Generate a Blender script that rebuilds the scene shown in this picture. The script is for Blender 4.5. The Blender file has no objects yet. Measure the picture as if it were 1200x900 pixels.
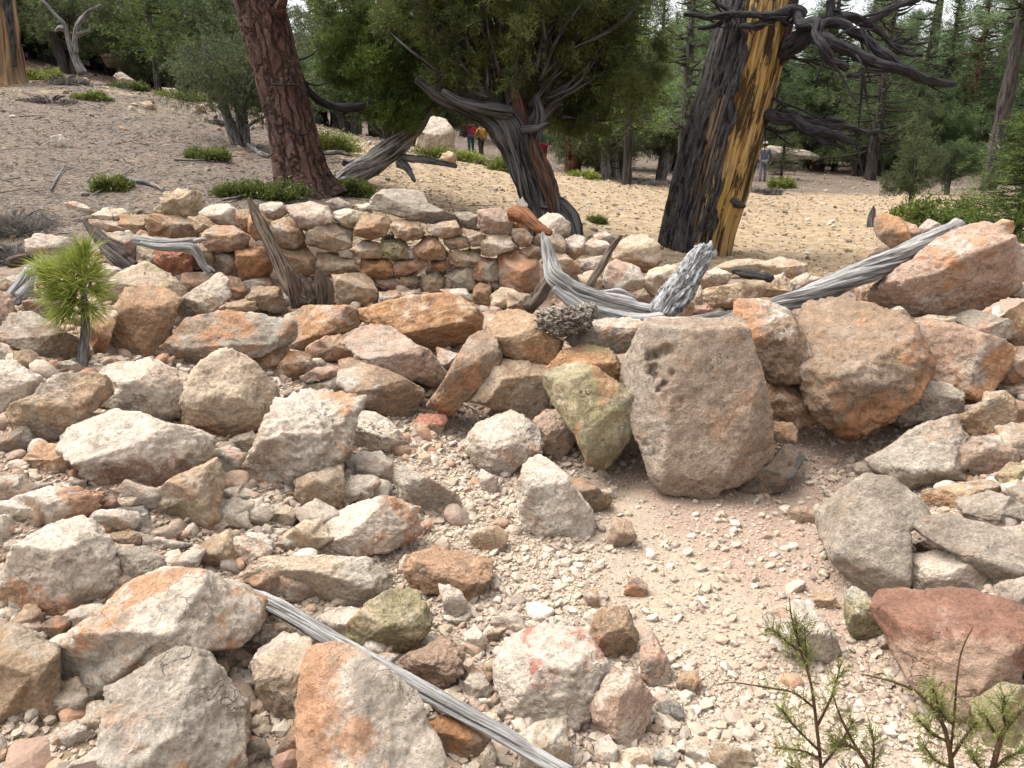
import bpy, bmesh, math, random
import numpy as np
from mathutils import Vector
SC = bpy.context.scene
COL = SC.collection
R = math.radians
# ------------------------------------------------------------ camera, sky, sun, exposure
FPX, PITCH, CAMZ = 850.0, R(17.0), 1.6
cam_data = bpy.data.cameras.new("camera")
cam_data.sensor_width = 36.0
cam_data.lens = FPX / 1200 * 36
cam_data.clip_start, cam_data.clip_end = 0.05, 2000
cam = bpy.data.objects.new("camera", cam_data)
cam.location = (0, 0, CAMZ)
cam.rotation_euler = (math.pi / 2 - PITCH, 0, 0)
COL.objects.link(cam)
SC.camera = cam
SUN_EL, SUN_AZ = 62, -72          # degrees; azimuth from +Y towards +X of the place the light comes from
world = bpy.data.worlds.new("World")
SC.world = world
world.use_nodes = True
wn = world.node_tree.nodes
bg = wn["Background"]
sky = wn.new("ShaderNodeTexSky")
sky.sky_type = 'NISHITA'
sky.sun_disc = False
sky.sun_elevation = R(SUN_EL)
sky.sun_rotation = R(SUN_AZ)
sky.air_density, sky.dust_density, sky.ozone_density = 1.0, 6.0, 1.0
hs = wn.new("ShaderNodeHueSaturation")
hs.inputs["Saturation"].default_value = 0.15
world.node_tree.links.new(sky.outputs[0], hs.inputs["Color"])
world.node_tree.links.new(hs.outputs[0], bg.inputs[0])
bg.inputs[1].default_value = 0.15
sl = bpy.data.lights.new("sun", 'SUN')
sl.energy, sl.angle, sl.color = 0.72, R(40), (1.0, 0.95, 0.88)
sun = bpy.data.objects.new("sun", sl)
sd = Vector((math.sin(R(SUN_AZ)) * math.cos(R(SUN_EL)), math.cos(R(SUN_AZ)) * math.cos(R(SUN_EL)), math.sin(R(SUN_EL))))
sun.rotation_euler = sd.to_track_quat('Z', 'Y').to_euler()
sun.location = (0, 0, 30)
COL.objects.link(sun)
vs = SC.view_settings
vs.view_transform, vs.look, vs.gamma, vs.use_curve_mapping = 'Standard', 'None', 1, False
vs.exposure = 1.72
SC.cycles.max_bounces = 5
SC.cycles.diffuse_bounces = 3
SC.cycles.transmission_bounces = 2
SC.cycles.use_denoising = True

# ------------------------------------------------------------ small maths
CP, SP = math.cos(PITCH), math.sin(PITCH)
CAM = np.array([0, 0, CAMZ])
AX_R, AX_U, AX_F = np.array([1., 0, 0]), np.array([0, SP, CP]), np.array([0, CP, -SP])
def ray(px, py):
    return AX_F + (px - 600) / FPX * AX_R + (450 - py) / FPX * AX_U
def at(px, py, Y):
    d = ray(px, py)
    return CAM + d * (Y / d[1])
rng0 = np.random.RandomState(7)
_perm = rng0.permutation(256)
_perm = np.concatenate([_perm, _perm, _perm])
_g = rng0.normal(size=(256, 3))
_g /= np.linalg.norm(_g, axis=1)[:, None]
def perlin(p):
    p = np.asarray(p, float)
    i = np.floor(p).astype(int)
    f = p - i
    i &= 255
    u = f * f * f * (f * (f * 6 - 15) + 10)
    out = 0
    for a in (0, 1):
        wa = u[:, 0] if a else 1 - u[:, 0]
        for b in (0, 1):
            wb = u[:, 1] if b else 1 - u[:, 1]
            for c in (0, 1):
                wc = u[:, 2] if c else 1 - u[:, 2]
                h = _perm[_perm[_perm[i[:, 0] + a] + i[:, 1] + b] + i[:, 2] + c]
                g = _g[h]
                dot = g[:, 0] * (f[:, 0] - a) + g[:, 1] * (f[:, 1] - b) + g[:, 2] * (f[:, 2] - c)
                out = out + wa * wb * wc * dot
    return out * 1.5
def fbm(p, oct=4, gain=0.5):
    s, a, q = 0, 1.0, np.asarray(p, float)
    for k in range(oct):
        s = s + a * perlin(q + k * 17.3)
        a *= gain
        q = q * 2.03
    return s
def srgb(r, g, b, k=1.0):
    f = lambda c: (c / 255 / 12.92 if c <= 10 else ((c / 255 + 0.055) / 1.055) ** 2.4) * k
    return (f(r), f(g), f(b))

# ------------------------------------------------------------ object helpers
def mesh_np(name, verts, faces, mat=None, smooth=True, uv=None, vattr=None):
    """verts (n,3); faces: (m,k) array or list of such arrays."""
    me = bpy.data.meshes.new(name)
    if not isinstance(faces, (list, tuple)):
        faces = [faces]
    faces = [np.asarray(f, dtype=np.int32) for f in faces if len(f)]
    nl = sum(f.size for f in faces)
    nf = sum(len(f) for f in faces)
    me.vertices.add(len(verts))
    me.vertices.foreach_set("co", np.ascontiguousarray(verts, dtype=np.float32).ravel())
    me.loops.add(nl)
    me.loops.foreach_set("vertex_index", np.concatenate([f.ravel() for f in faces]))
    me.polygons.add(nf)
    sizes = np.concatenate([np.full(len(f), f.shape[1], dtype=np.int32) for f in faces])
    starts = np.concatenate([[0], np.cumsum(sizes)[:-1]]).astype(np.int32)
    me.polygons.foreach_set("loop_start", starts)
    me.polygons.foreach_set("use_smooth", np.full(nf, smooth))
    if vattr:
        for k, v in vattr.items():
            v = np.asarray(v, dtype=np.float32)
            a = me.attributes.new(k, 'FLOAT' if v.ndim == 1 else 'FLOAT_VECTOR', 'POINT')
            a.data.foreach_set("value" if v.ndim == 1 else "vector", v.ravel())
    me.update(calc_edges=True)
    me.validate()
    if mat:
        me.materials.append(mat)
    return me
def link(name, me, loc=(0, 0, 0), parent=None):
    o = bpy.data.objects.new(name, me)
    o.location = loc
    if parent is not None:
        o.parent = parent
    COL.objects.link(o)
    return o
def tag(o, label, cat, group=None, kind=None):
    o["label"] = label
    o["category"] = cat
    if group: o["group"] = group
    if kind: o["kind"] = kind
    return o
def empty(name, loc, label, cat, group=None):
    o = link(name, None, loc)
    o.empty_display_size = 0.2
    return tag(o, label, cat, group)
def struct(name, me, kind="structure", loc=(0, 0, 0)):
    o = link(name, me, loc)
    o["kind"] = kind
    return o

# ------------------------------------------------------------ node helper
class NT:
    def __init__(s, name):
        s.m = bpy.data.materials.new(name)
        s.m.use_nodes = True
        s.t = s.m.node_tree
        s.b = s.t.nodes["Principled BSDF"]
    def n(s, typ, ins=None, **kw):
        x = s.t.nodes.new("ShaderNode" + typ)
        for k, v in kw.items():
            setattr(x, k, v)
        if ins:
            for k, v in ins.items():
                s.set(x.inputs[k], v)
        return x
    def set(s, sock, v):
        if isinstance(v, bpy.types.NodeSocket):
            s.t.links.new(v, sock)
        elif hasattr(v, "outputs"):
            s.t.links.new(v.outputs[0], sock)
        else:
            if sock.type == 'RGBA' and not isinstance(v, (int, float)) and len(v) == 3:
                v = (*v, 1)
            sock.default_value = v
    def math(s, op, a, b=0.0, c=None, clamp=False):
        x = s.n("Math", operation=op, use_clamp=clamp)
        s.set(x.inputs[0], a)
        s.set(x.inputs[1], b)
        if c is not None: s.set(x.inputs[2], c)
        return x.outputs[0]
    def vmath(s, op, a, b):
        x = s.n("VectorMath", operation=op)
        s.set(x.inputs[0], a)
        s.set(x.inputs[1], b)
        return x.outputs["Value"] if op == 'DOT_PRODUCT' else x.outputs[0]
    def noise(s, vec, scale, detail=4, rough=0.55, dist=0.0):
        return s.n("TexNoise", {"Vector": vec, "Scale": scale, "Detail": detail, "Roughness": rough, "Distortion": dist}).outputs[0]
    def step(s, v, lo, hi, a=0.0, b=1.0):
        x = s.n("MapRange", {"Value": v, "From Min": lo, "From Max": hi, "To Min": a, "To Max": b}, interpolation_type='SMOOTHSTEP')
        return x.outputs[0]
    def mix(s, f, a, b, blend='MIX'):
        x = s.n("Mix", data_type='RGBA', blend_type=blend)
        s.set(x.inputs[0], f)
        s.set(x.inputs[6], a)
        s.set(x.inputs[7], b)
        return x.outputs[2]
    def scale(s, vec, v3):
        x = s.n("Mapping")
        s.set(x.inputs["Vector"], vec)
        x.inputs["Scale"].default_value = v3
        return x.outputs[0]
    def attr(s, name, obj=False, out="Vector"):
        return s.n("Attribute", attribute_name=name, attribute_type='OBJECT' if obj else 'GEOMETRY').outputs[out]
    def finish(s, col, rough=0.85, bump=None, bstr=0.5, bdist=0.01, spec=0.25):
        s.set(s.b.inputs["Base Color"], col)
        s.set(s.b.inputs["Roughness"], rough)
        s.b.inputs["Specular IOR Level"].default_value = spec
        if bump is not None:
            x = s.n("Bump", {"Height": bump, "Strength": bstr, "Distance": bdist})
            s.set(s.b.inputs["Normal"], x)
        return s.m
KA = 0.50     # albedo factor from seen sRGB to base colour
def C(r, g, b, k=KA): return srgb(r, g, b, k)

# ------------------------------------------------------------ materials
def rock_material():
    t = NT("weathered_limestone")
    oi = t.n("ObjectInfo")
    co = t.n("TexCoord").outputs["Object"]
    off = t.n("CombineXYZ", {0: t.math('MULTIPLY', oi.outputs["Random"], 71.0), 1: t.math('MULTIPLY', oi.outputs["Random"], 37.0), 2: 3.1})
    p = t.vmath('ADD', co, off.outputs[0])
    big = t.noise(p, 4.5, 5, 0.6, 0.4)
    mid = t.noise(p, 17, 7, 0.65, 0.3)
    fine = t.noise(p, 90, 6, 0.75)
    base = oi.outputs["Color"]
    stain_or_shade = t.attr("stain_or_shade", True, "Color")
    par = t.n("SeparateXYZ", {0: t.attr("par", True)})       # x stain threshold, y lichen, z crack
    sdir = t.attr("stain_or_shade_dir", True)
    dterm = t.vmath('DOT_PRODUCT', co, sdir)
    v = t.math('ADD', t.math('ADD', big, dterm), t.math('MULTIPLY', t.math('SUBTRACT', mid, 0.5), 0.35))
    v = t.math('SUBTRACT', v, par.outputs[0])
    rag = t.math('MULTIPLY', t.math('SUBTRACT', t.noise(p, 38, 5, 0.7), 0.5), 0.30)
    def patch(off, sc, lo, hi, amt, k):
        m = t.step(t.math('ADD', t.noise(t.vmath('ADD', p, off), sc, 4, 0.6, 0.5), rag), lo, hi)
        r = t.math('FRACT', t.math('MULTIPLY', oi.outputs["Random"], k))
        return t.math('MULTIPLY', m, t.math('MULTIPLY', r, amt))
    col = t.mix(patch((0, 0, 0), 4.0, 0.50, 0.60, 0.8, 7.31), base, C(238, 228, 211))
    col = t.mix(patch((3.3, 9.1, 2.2), 6.5, 0.56, 0.66, 0.75, 13.7), col, C(164, 144, 124))
    col = t.mix(patch((5.2, 1.3, 8.8), 3.4, 0.56, 0.63, 0.75, 29.3), col, C(210, 160, 122))
    col = t.mix(patch((7.7, 4.3, 1.8), 11.0, 0.62, 0.68, 0.6, 51.9), col, C(112, 102, 92))
    m = t.math('MULTIPLY', t.step(t.math('ADD', v, t.math('MULTIPLY', rag, 0.9)), -0.05, 0.08), 0.74)
    col = t.mix(m, col, stain_or_shade)
    val = t.math('ADD', t.math('MULTIPLY', mid, 1.5), 0.27)
    val2 = t.math('ADD', t.math('MULTIPLY', fine, 1.7), 0.17)
    cv = t.n("CombineColor", {0: t.math('MULTIPLY', val, val2), 1: t.math('MULTIPLY', val, val2), 2: t.math('MULTIPLY', val, val2)})
    col = t.mix(1.0, col, cv.outputs[0], 'MULTIPLY')
    # lichen and dark specks
    sp = t.step(t.noise(p, 42, 3, 0.6), 0.63, 0.7)
    lm = t.math('MULTIPLY', sp, t.step(t.noise(p, 5.5, 3), 0.5, 0.62))
    col = t.mix(t.math('MULTIPLY', lm, par.outputs[1]), col, C(72, 66, 60))
    pit = t.step(t.noise(p, 120, 2, 0.5), 0.66, 0.74)
    col = t.mix(t.math('MULTIPLY', pit, 0.55), col, C(88, 74, 60))
    vor = t.n("TexVoronoi", {"Vector": t.vmath('ADD', p, t.n("TexNoise", {"Vector": p, "Scale": 6.0, "Detail": 4.0}).outputs[1]), "Scale": 2.2}, feature='DISTANCE_TO_EDGE')
    crack = t.step(vor.outputs["Distance"], 0.0, 0.022, 1.0, 0.0)
    crack = t.math('MULTIPLY', crack, t.step(t.noise(p, 3.0, 2), 0.5, 0.58))
    crack = t.math('MULTIPLY', crack, par.outputs[2])
    col = t.mix(t.math('MULTIPLY', crack, 0.65), col, C(60, 46, 36))
    h = t.math('ADD', t.math('MULTIPLY', mid, 1.6), t.math('MULTIPLY', fine, 0.8))
    h = t.math('SUBTRACT', h, t.math('MULTIPLY', pit, 0.25))
    h = t.math('SUBTRACT', h, t.math('MULTIPLY', crack, 0.7))
    return t.finish(col, 0.92, h, 0.85, 0.022, 0.15)
M_ROCK = rock_material()

def chip_material(name, cols, scale=1.0):
    """loose gravel: a colour per pebble"""
    t = NT(name)
    g = t.n("NewGeometry")
    r = g.outputs["Random Per Island"]
    cr = t.n("ValToRGB", {0: r})
    el = cr.color_ramp.elements
    for i, c in enumerate(cols):
        pos = i / (len(cols) - 1)
        e = el[i] if i < 2 else el.new(pos)
        e.position = pos
        e.color = (*c, 1)
    co = t.n("TexCoord").outputs["Object"]
    f = t.noise(co, 110, 4, 0.6)
    v = t.math('ADD', t.math('MULTIPLY', f, 0.6), 0.68)
    cv = t.n("CombineColor", {0: v, 1: v, 2: v})
    return t.finish(t.mix(1.0, cr.outputs[0], cv.outputs[0], 'MULTIPLY'), 0.95, f, 0.5, 0.006, 0.12)

def wood_material(name, dark, light, accent, stretch=0.06, scale=26, acc=0.6, crack=0.5, bstr=0.8, bdist=0.015):
    """fibrous weathered wood or bark; 'tc' = coordinates along the tube"""
    t = NT(name)
    tc = t.attr("tc")
    p = t.scale(tc, (1, 1, stretch))
    a = t.noise(p, scale, 6, 0.62, 0.15)
    b = t.noise(p, scale * 3.2, 4, 0.6)
    c = t.noise(t.scale(tc, (1, 1, 0.35)), 4, 4)
    col = t.mix(t.step(a, 0.36, 0.62), dark, light)
    col = t.mix(t.math('MULTIPLY', t.step(c, 0.5, 0.64), acc), col, accent)
    gr = t.step(a, 0.34, 0.44, 1.0, 0.0)
    col = t.mix(t.math('MULTIPLY', gr, crack), col, (0.012, 0.010, 0.009))
    v = t.math('ADD', t.math('MULTIPLY', b, 1.0), 0.5)
    cv = t.n("CombineColor", {0: v, 1: v, 2: v})
    col = t.mix(1.0, col, cv.outputs[0], 'MULTIPLY')
    h = t.math('ADD', a, t.math('MULTIPLY', b, 0.35))
    return t.finish(col, 0.9, h, bstr, bdist, 0.15)
M_GREYWOOD = wood_material("silver_driftwood", C(136, 131, 126), C(200, 197, 193), C(150, 138, 126), 0.05, 90, 0.55, 0.38)
M_PALEWOOD = wood_material("bleached_rough_wood", C(120, 118, 114), C(214, 214, 212), C(160, 158, 154), 0.25, 80, 0.5, 0.7)
M_BROWNWOOD = wood_material("brown_weathered_wood", C(58, 48, 40), C(132, 114, 97), C(104, 98, 90), 0.06, 80, 0.6, 0.6)
M_DARKWOOD = wood_material("dark_weathered_wood", C(48, 40, 36), C(104, 92, 84), C(80, 70, 64), 0.06, 80, 0.6, 0.6)
M_ROOT = wood_material("orange_brown_wood", C(110, 70, 48), C(178, 122, 88), C(140, 96, 74), 0.08, 80, 0.5, 0.5)
M_CHAR = wood_material("charred_bark", (0.010, 0.0095, 0.009), (0.070, 0.066, 0.063), (0.095, 0.082, 0.072), 0.16, 38, 0.45, 0.85, 1.0, 0.03)
M_SCORCH = wood_material("scorched_brown_wood", (0.014, 0.011, 0.010), (0.17, 0.115, 0.075), (0.03, 0.024, 0.020), 0.06, 30, 0.8, 0.7, 1.0, 0.02)
M_DEADLIMB = wood_material("charcoal_grey_limb", (0.010, 0.0095, 0.010), (0.038, 0.036, 0.038), (0.020, 0.019, 0.020), 0.15, 60, 0.5, 0.4)
M_JUNBARK = wood_material("stringy_dark_bark", (0.008, 0.0075, 0.007), (0.105, 0.100, 0.095), (0.048, 0.040, 0.035), 0.05, 46, 0.5, 0.7, 1.0, 0.03)
M_JUNRED = wood_material("red_inner_bark", (0.022, 0.013, 0.010), (0.115, 0.062, 0.045), (0.05, 0.035, 0.03), 0.05, 50, 0.5, 0.6, 1.0, 0.02)
M_GREYTRUNK = wood_material("grey_juniper_bark", (0.04, 0.037, 0.034), (0.22, 0.205, 0.19), (0.12, 0.11, 0.10), 0.10, 44, 0.5, 0.5, 1.0, 0.03)
M_SILVER = wood_material("silver_bark", C(104, 98, 92), C(206, 200, 192), C(150, 142, 132), 0.09, 46, 0.5, 0.6, 1.0, 0.03)
M_FARBARK = wood_material("dark_far_bark", (0.012, 0.011, 0.010), (0.060, 0.050, 0.043), (0.05, 0.042, 0.036), 0.10, 14, 0.5, 0.5)
M_REDFAR = wood_material("red_far_bark", (0.03, 0.014, 0.009), (0.13, 0.058, 0.036), (0.09, 0.045, 0.03), 0.15, 14, 0.5, 0.6)
M_TANTRUNK = wood_material("bare_tan_trunk", C(120, 88, 62), C(205, 170, 128), C(150, 130, 112), 0.05, 16, 0.5, 0.6)
def yellow_wood():
    t = NT("golden_exposed_wood")
    tc = t.attr("tc")
    p = t.scale(tc, (1, 1, 0.05))
    a = t.noise(p, 46, 6, 0.62, 0.15)
    b = t.noise(t.scale(tc, (1, 1, 0.15)), 11, 6, 0.72, 0.6)
    z = t.n("SeparateXYZ", {0: tc}).outputs[2]
    col = t.mix(t.step(a, 0.36, 0.62), C(150, 110, 66, .5), C(232, 198, 132, .5))
    col = t.mix(t.math('MULTIPLY', t.step(t.noise(t.scale(tc, (1, 1, 0.3)), 3, 3), 0.48, 0.6), 0.6), col, C(214, 168, 88, .5))
    col = t.mix(t.math('MULTIPLY', t.step(z, 1.0, 0.1), 0.55), col, C(158, 132, 106, .42))
    col = t.mix(t.math('MULTIPLY', t.step(b, 0.48, 0.56), 0.9), col, C(48, 36, 28, .5))
    return t.finish(col, 0.85, a, 0.9, 0.02, 0.15)
M_YELLOW = yellow_wood()
def ponderosa_bark():
    t = NT("red_plated_bark")
    tc = t.attr("tc")
    w = t.n("TexNoise", {"Vector": tc, "Scale": 7.0, "Detail": 3.0}).outputs[1]
    p = t.vmath('ADD', t.scale(tc, (1, 1, 0.17)), t.scale(w, (0.12, 0.12, 0.06)))
    v = t.n("TexVoronoi", {"Vector": p, "Scale": 11.0}, feature='DISTANCE_TO_EDGE').outputs["Distance"]
    cell = t.n("TexVoronoi", {"Vector": p, "Scale": 11.0}).outputs["Color"]
    cs = t.n("SeparateColor", {0: cell}).outputs[0]
    col = t.mix(cs, (0.050, 0.027, 0.021), (0.105, 0.056, 0.042))
    b = t.noise(t.scale(tc, (1, 1, 0.4)), 34, 5, 0.65)
    col = t.mix(t.step(b, 0.46, 0.62), col, (0.100, 0.068, 0.056))
    g = t.step(v, 0.0, 0.07, 1.0, 0.0)
    col = t.mix(t.math('MULTIPLY', g, 0.68), col, (0.013, 0.009, 0.008))
    dk = t.step(t.noise(tc, 2.2, 3), 0.5, 0.66)
    col = t.mix(t.math('MULTIPLY', dk, 0.45), col, (0.025, 0.016, 0.014))
    h = t.math('ADD', t.step(v, 0.0, 0.15), t.math('MULTIPLY', b, 0.4))
    return t.finish(col, 0.9, h, 1.0, 0.035, 0.15)
M_PONDEROSA = ponderosa_bark()

def leaf_material(name, dark, light, scale=3.0, trans=0.25):
    t = NT(name)
    g = t.n("NewGeometry")
    co = t.n("TexCoord").outputs["Object"]
    oi = t.n("ObjectInfo")
    n = t.noise(t.vmath('ADD', co, t.n("CombineXYZ", {0: t.math('MULTIPLY', oi.outputs["Random"], 40.0)}).outputs[0]), scale, 3)
    f = t.math('ADD', t.math('MULTIPLY', t.step(n, 0.36, 0.64), 0.65), t.math('MULTIPLY', g.outputs["Random Per Island"], 0.35))
    col = t.mix(f, dark, light)
    hv = t.n("HueSaturation", {"Color": col, "Value": t.math('ADD', t.math('MULTIPLY', oi.outputs["Random"], 0.5), 0.75)})
    t.finish(hv.outputs[0], 0.6, spec=0.2)
    tr = t.n("BsdfTranslucent", {"Color": hv.outputs[0]})
    ms = t.n("MixShader", {0: trans, 1: t.b.outputs[0], 2: tr.outputs[0]})
    t.t.links.new(ms.outputs[0], t.t.nodes["Material Output"].inputs[0])
    return t.m
M_JUN = leaf_material("juniper_leaf", (0.0260, 0.0351, 0.0104), (0.1144, 0.1378, 0.0390), 2.2)
M_JUNLIGHT = leaf_material("light_juniper_leaf", (0.0423, 0.0684, 0.0163), (0.1628, 0.2278, 0.0488), 2.6)
M_FARLEAF = leaf_material("far_juniper_leaf", (0.0286, 0.0390, 0.0156), (0.1196, 0.1456, 0.0546), 1.3)
M_FARPINE = leaf_material("far_pine_needle", (0.0321, 0.0535, 0.0214), (0.1248, 0.1782, 0.0642), 0.9)
M_BRIGHTPINE = leaf_material("bright_pine_needle", (0.0302, 0.0518, 0.0104), (0.1123, 0.1555, 0.0302), 1.6)
M_SAPLING = leaf_material("sapling_needle", (0.13, 0.17, 0.025), (0.34, 0.38, 0.085), 7, 0.3)
M_SHRUB = leaf_material("green_shrub_leaf", (0.050, 0.066, 0.013), (0.150, 0.175, 0.038), 7)
M_SHRUBY = leaf_material("yellow_green_shrub_leaf", (0.085, 0.105, 0.018), (0.22, 0.25, 0.05), 5)
M_SAGE = leaf_material("grey_dry_twig", (0.075, 0.066, 0.058), (0.20, 0.18, 0.16), 5, 0.05)
M_SPRIG = leaf_material("sprig_leaf", (0.105, 0.115, 0.030), (0.25, 0.26, 0.085), 9, 0.3)
M_SPRIGSTEM = wood_material("sprig_stem", C(84, 62, 50), C(132, 104, 80), C(120, 110, 70), 0.2, 60, 0.4, 0.2)
def plain(name, col, rough=0.8, scale=20, var=0.35):
    t = NT(name)
    n = t.noise(t.n("TexCoord").outputs["Object"], scale, 4)
    v = t.math('ADD', t.math('MULTIPLY', n, 2 * var), 1 - var)
    cv = t.n("CombineColor", {0: v, 1: v, 2: v})
    return t.finish(t.mix(1.0, (*col, 1), cv.outputs[0], 'MULTIPLY'), rough, n, 0.3, 0.01)
# ------------------------------------------------------------ terrain
CTRL = []
def cz(px, py, z):                       # ground seen at a pixel, at a height
    d = ray(px, py)
    t = (z - CAMZ) / d[2]
    CTRL.append(CAM + d * t)
def cy(px, py, Y): CTRL.append(at(px, py, Y))
def cx(x, y, z): CTRL.append(np.array([x, y, z], float))
for a in ((700, 880, 0), (900, 880, 0), (1100, 880, .05), (500, 880, .05), (300, 880, .10), (100, 880, .16), (0, 880, .18), (1200, 880, .12),
          (700, 700, 0), (900, 700, 0), (500, 700, .05), (300, 700, .16), (100, 700, .26), (0, 700, .28), (1080, 700, .06), (1190, 700, .2),
          (640, 560, .02), (800, 600, 0), (900, 560, .02), (1000, 540, .06), (1100, 600, .16), (1180, 560, .3),
          (500, 500, .12), (400, 560, .16), (300, 560, .26), (150, 560, .40), (20, 560, .46), (560, 480, .12), (700, 540, .03),
          (400, 450, .28), (300, 420, .42), (200, 430, .48), (100, 430, .56), (20, 430, .62)):
    cz(*a)
for a in ((.3, 4.5, .30), (1, 4.3, .35), (1.8, 4.3, .38), (2.6, 4.7, .42), (3.4, 4.7, .5), (4.2, 4.4, .6), (5.5, 4, .8), (0.4, 5.3, .42), (1.5, 5.3, .42), (2.6, 5.5, .42),
          (-3.6, 6.4, 1.1), (-2.2, 6.5, 1.0), (-1, 6.5, .84), (0, 6.6, .74), (1, 6.6, .6), (2, 6.6, .5), (3, 6.6, .47), (4.2, 6.5, .5),
          (-2.2, 5.75, .60), (-1.2, 5.7, .52), (-.3, 5.6, .48),
          (0, -2, 0), (-4, -2, .3), (4, -2, .3), (-4, 1, .35), (4, 1, .5), (-6, 3, .8), (6, 3, .9), (0, .6, .02), (-1.5, .8, .12), (1.5, .8, .06)):
    cx(*a)
for a in ((330, 370, 5.5), (400, 370, 5.4), (600, 380, 5.2), (500, 400, 4.9), (300, 395, 4.8),
          (60, 330, 5.2), (20, 300, 6), (100, 260, 6.8), (250, 360, 5.2),
          (0, 200, 8.5), (150, 180, 9.5), (0, 120, 13), (100, 100, 16), (200, 115, 18), (300, 170, 13), (350, 225, 8.5), (430, 210, 10), (500, 190, 14),
          (600, 205, 15), (550, 178, 42), (640, 285, 8), (700, 210, 25), (700, 250, 11.5), (900, 300, 9), (900, 250, 14), (900, 222, 30), (1000, 240, 20),
          (1000, 200, 45), (1150, 210, 40), (1150, 240, 18), (1050, 290, 9.5), (700, 290, 8.3), (-200, 100, 16), (1400, 250, 14), (-300, 250, 6.5), (1500, 300, 8),
          (100, 60, 40), (400, 150, 42), (0, 20, 60), (600, 150, 80), (900, 180, 90), (1150, 180, 90), (-300, 0, 40), (1500, 180, 60)):
    cy(*a)
CTRL = np.array(CTRL)
def _wp(x, y):
    l = np.log(np.clip(y, -2, 140) + 4.0)
    a = np.clip(x, -90, 90) / (np.clip(y, -2, 140) + 4.0)
    return np.stack([np.clip(a, -1.2, 1.2) * 2.2, l * 2.0], -1)
_cp = _wp(CTRL[:, 0], CTRL[:, 1])
_A = np.linalg.norm(_cp[:, None] - _cp[None], axis=2)
_n = len(_cp)
_M = np.zeros((_n + 3, _n + 3))
_M[:_n, :_n] = -np.sqrt(_A ** 2 + 0.05 ** 2) + np.eye(_n) * 0.004
_M[:_n, _n] = 1; _M[_n, :_n] = 1
_M[:_n, _n + 1:] = _cp; _M[_n + 1:, :_n] = _cp.T
_w = np.linalg.solve(_M, np.concatenate([CTRL[:, 2], [0, 0, 0]]))
BERM = np.array([[-2.6, 6.36, 1.05], [-1.6, 6.36, .96], [-.6, 6.36, .88], [.4, 6.38, .74], [1.4, 6.40, .62], [2.4, 6.38, .60], [3.2, 6.1, .58]])
def height(x, y):
    x = np.asarray(x, float); y = np.asarray(y, float)
    sh = x.shape
    x = x.ravel(); y = y.ravel()
    out = np.empty(len(x))
    for i in range(0, len(x), 20000):
        q = _wp(x[i:i + 20000], y[i:i + 20000])
        d = np.linalg.norm(q[:, None] - _cp[None], axis=2)
        out[i:i + 20000] = -np.sqrt(d ** 2 + 0.05 ** 2) @ _w[:_n] + _w[_n] + q @ _w[_n + 1:]
    # earth core of the dry stone wall
    best = np.full(len(x), -9.0)
    for (x0, y0, z0), (x1, y1, z1) in zip(BERM[:-1], BERM[1:]):
        t = np.clip(((x - x0) * (x1 - x0) + (y - y0) * (y1 - y0)) / ((x1 - x0) ** 2 + (y1 - y0) ** 2), 0, 1)
        dd = np.hypot(x - x0 - t * (x1 - x0), y - y0 - t * (y1 - y0))
        best = np.maximum(best, z0 + t * (z1 - z0) - np.maximum(dd - 0.08, 0) * 3.0)
    out = np.maximum(out, best)
    p = np.stack([x, y, np.zeros_like(x)], -1)
    dist = np.clip((y - 6) / 20, 0, 1)
    out += fbm(p * 1.7, 3) * (0.018 + 0.05 * dist) + fbm(p * 9 + 4, 2) * 0.008
    return out.reshape(sh)
def axis(fine0, fine1, step, lo, hi, grow=1.09):
    a = list(np.arange(fine0, fine1, step))
    s, v = step, fine1
    while v < hi:
        a.append(v); s *= grow; v += s
    s, v, b = step, fine0, []
    while v > lo:
        s *= grow; v -= s; b.append(v)
    return np.array(b[::-1] + a)
GX = axis(-3.6, 3.8, 0.035, -170, 170, 1.075)
GY = axis(1.0, 7.0, 0.035, -40, 330, 1.05)
XX, YY = np.meshgrid(GX, GY)
ZZ = height(XX, YY)
def hgt(x, y):                            # quick bilinear lookup
    x = np.asarray(x, float); y = np.asarray(y, float)
    i = np.clip(np.searchsorted(GX, x) - 1, 0, len(GX) - 2)
    j = np.clip(np.searchsorted(GY, y) - 1, 0, len(GY) - 2)
    u = np.clip((x - GX[i]) / (GX[i + 1] - GX[i]), 0, 1)
    v = np.clip((y - GY[j]) / (GY[j + 1] - GY[j]), 0, 1)
    return (ZZ[j, i] * (1 - u) + ZZ[j, i + 1] * u) * (1 - v) + (ZZ[j + 1, i] * (1 - u) + ZZ[j + 1, i + 1] * u) * v
_T = np.concatenate([np.arange(0.8, 12, 0.01), np.geomspace(12, 200, 600)])
def hit(px, py):
    """forward distance at which the view ray meets the ground"""
    d = ray(px, py)
    P = CAM + d[None] * _T[:, None]
    below = np.nonzero(P[:, 2] < hgt(P[:, 0], P[:, 1]))[0]
    return _T[below[0]] if len(below) else 60.0
def ground(px, py):
    return CAM + ray(px, py) * hit(px, py)
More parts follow.
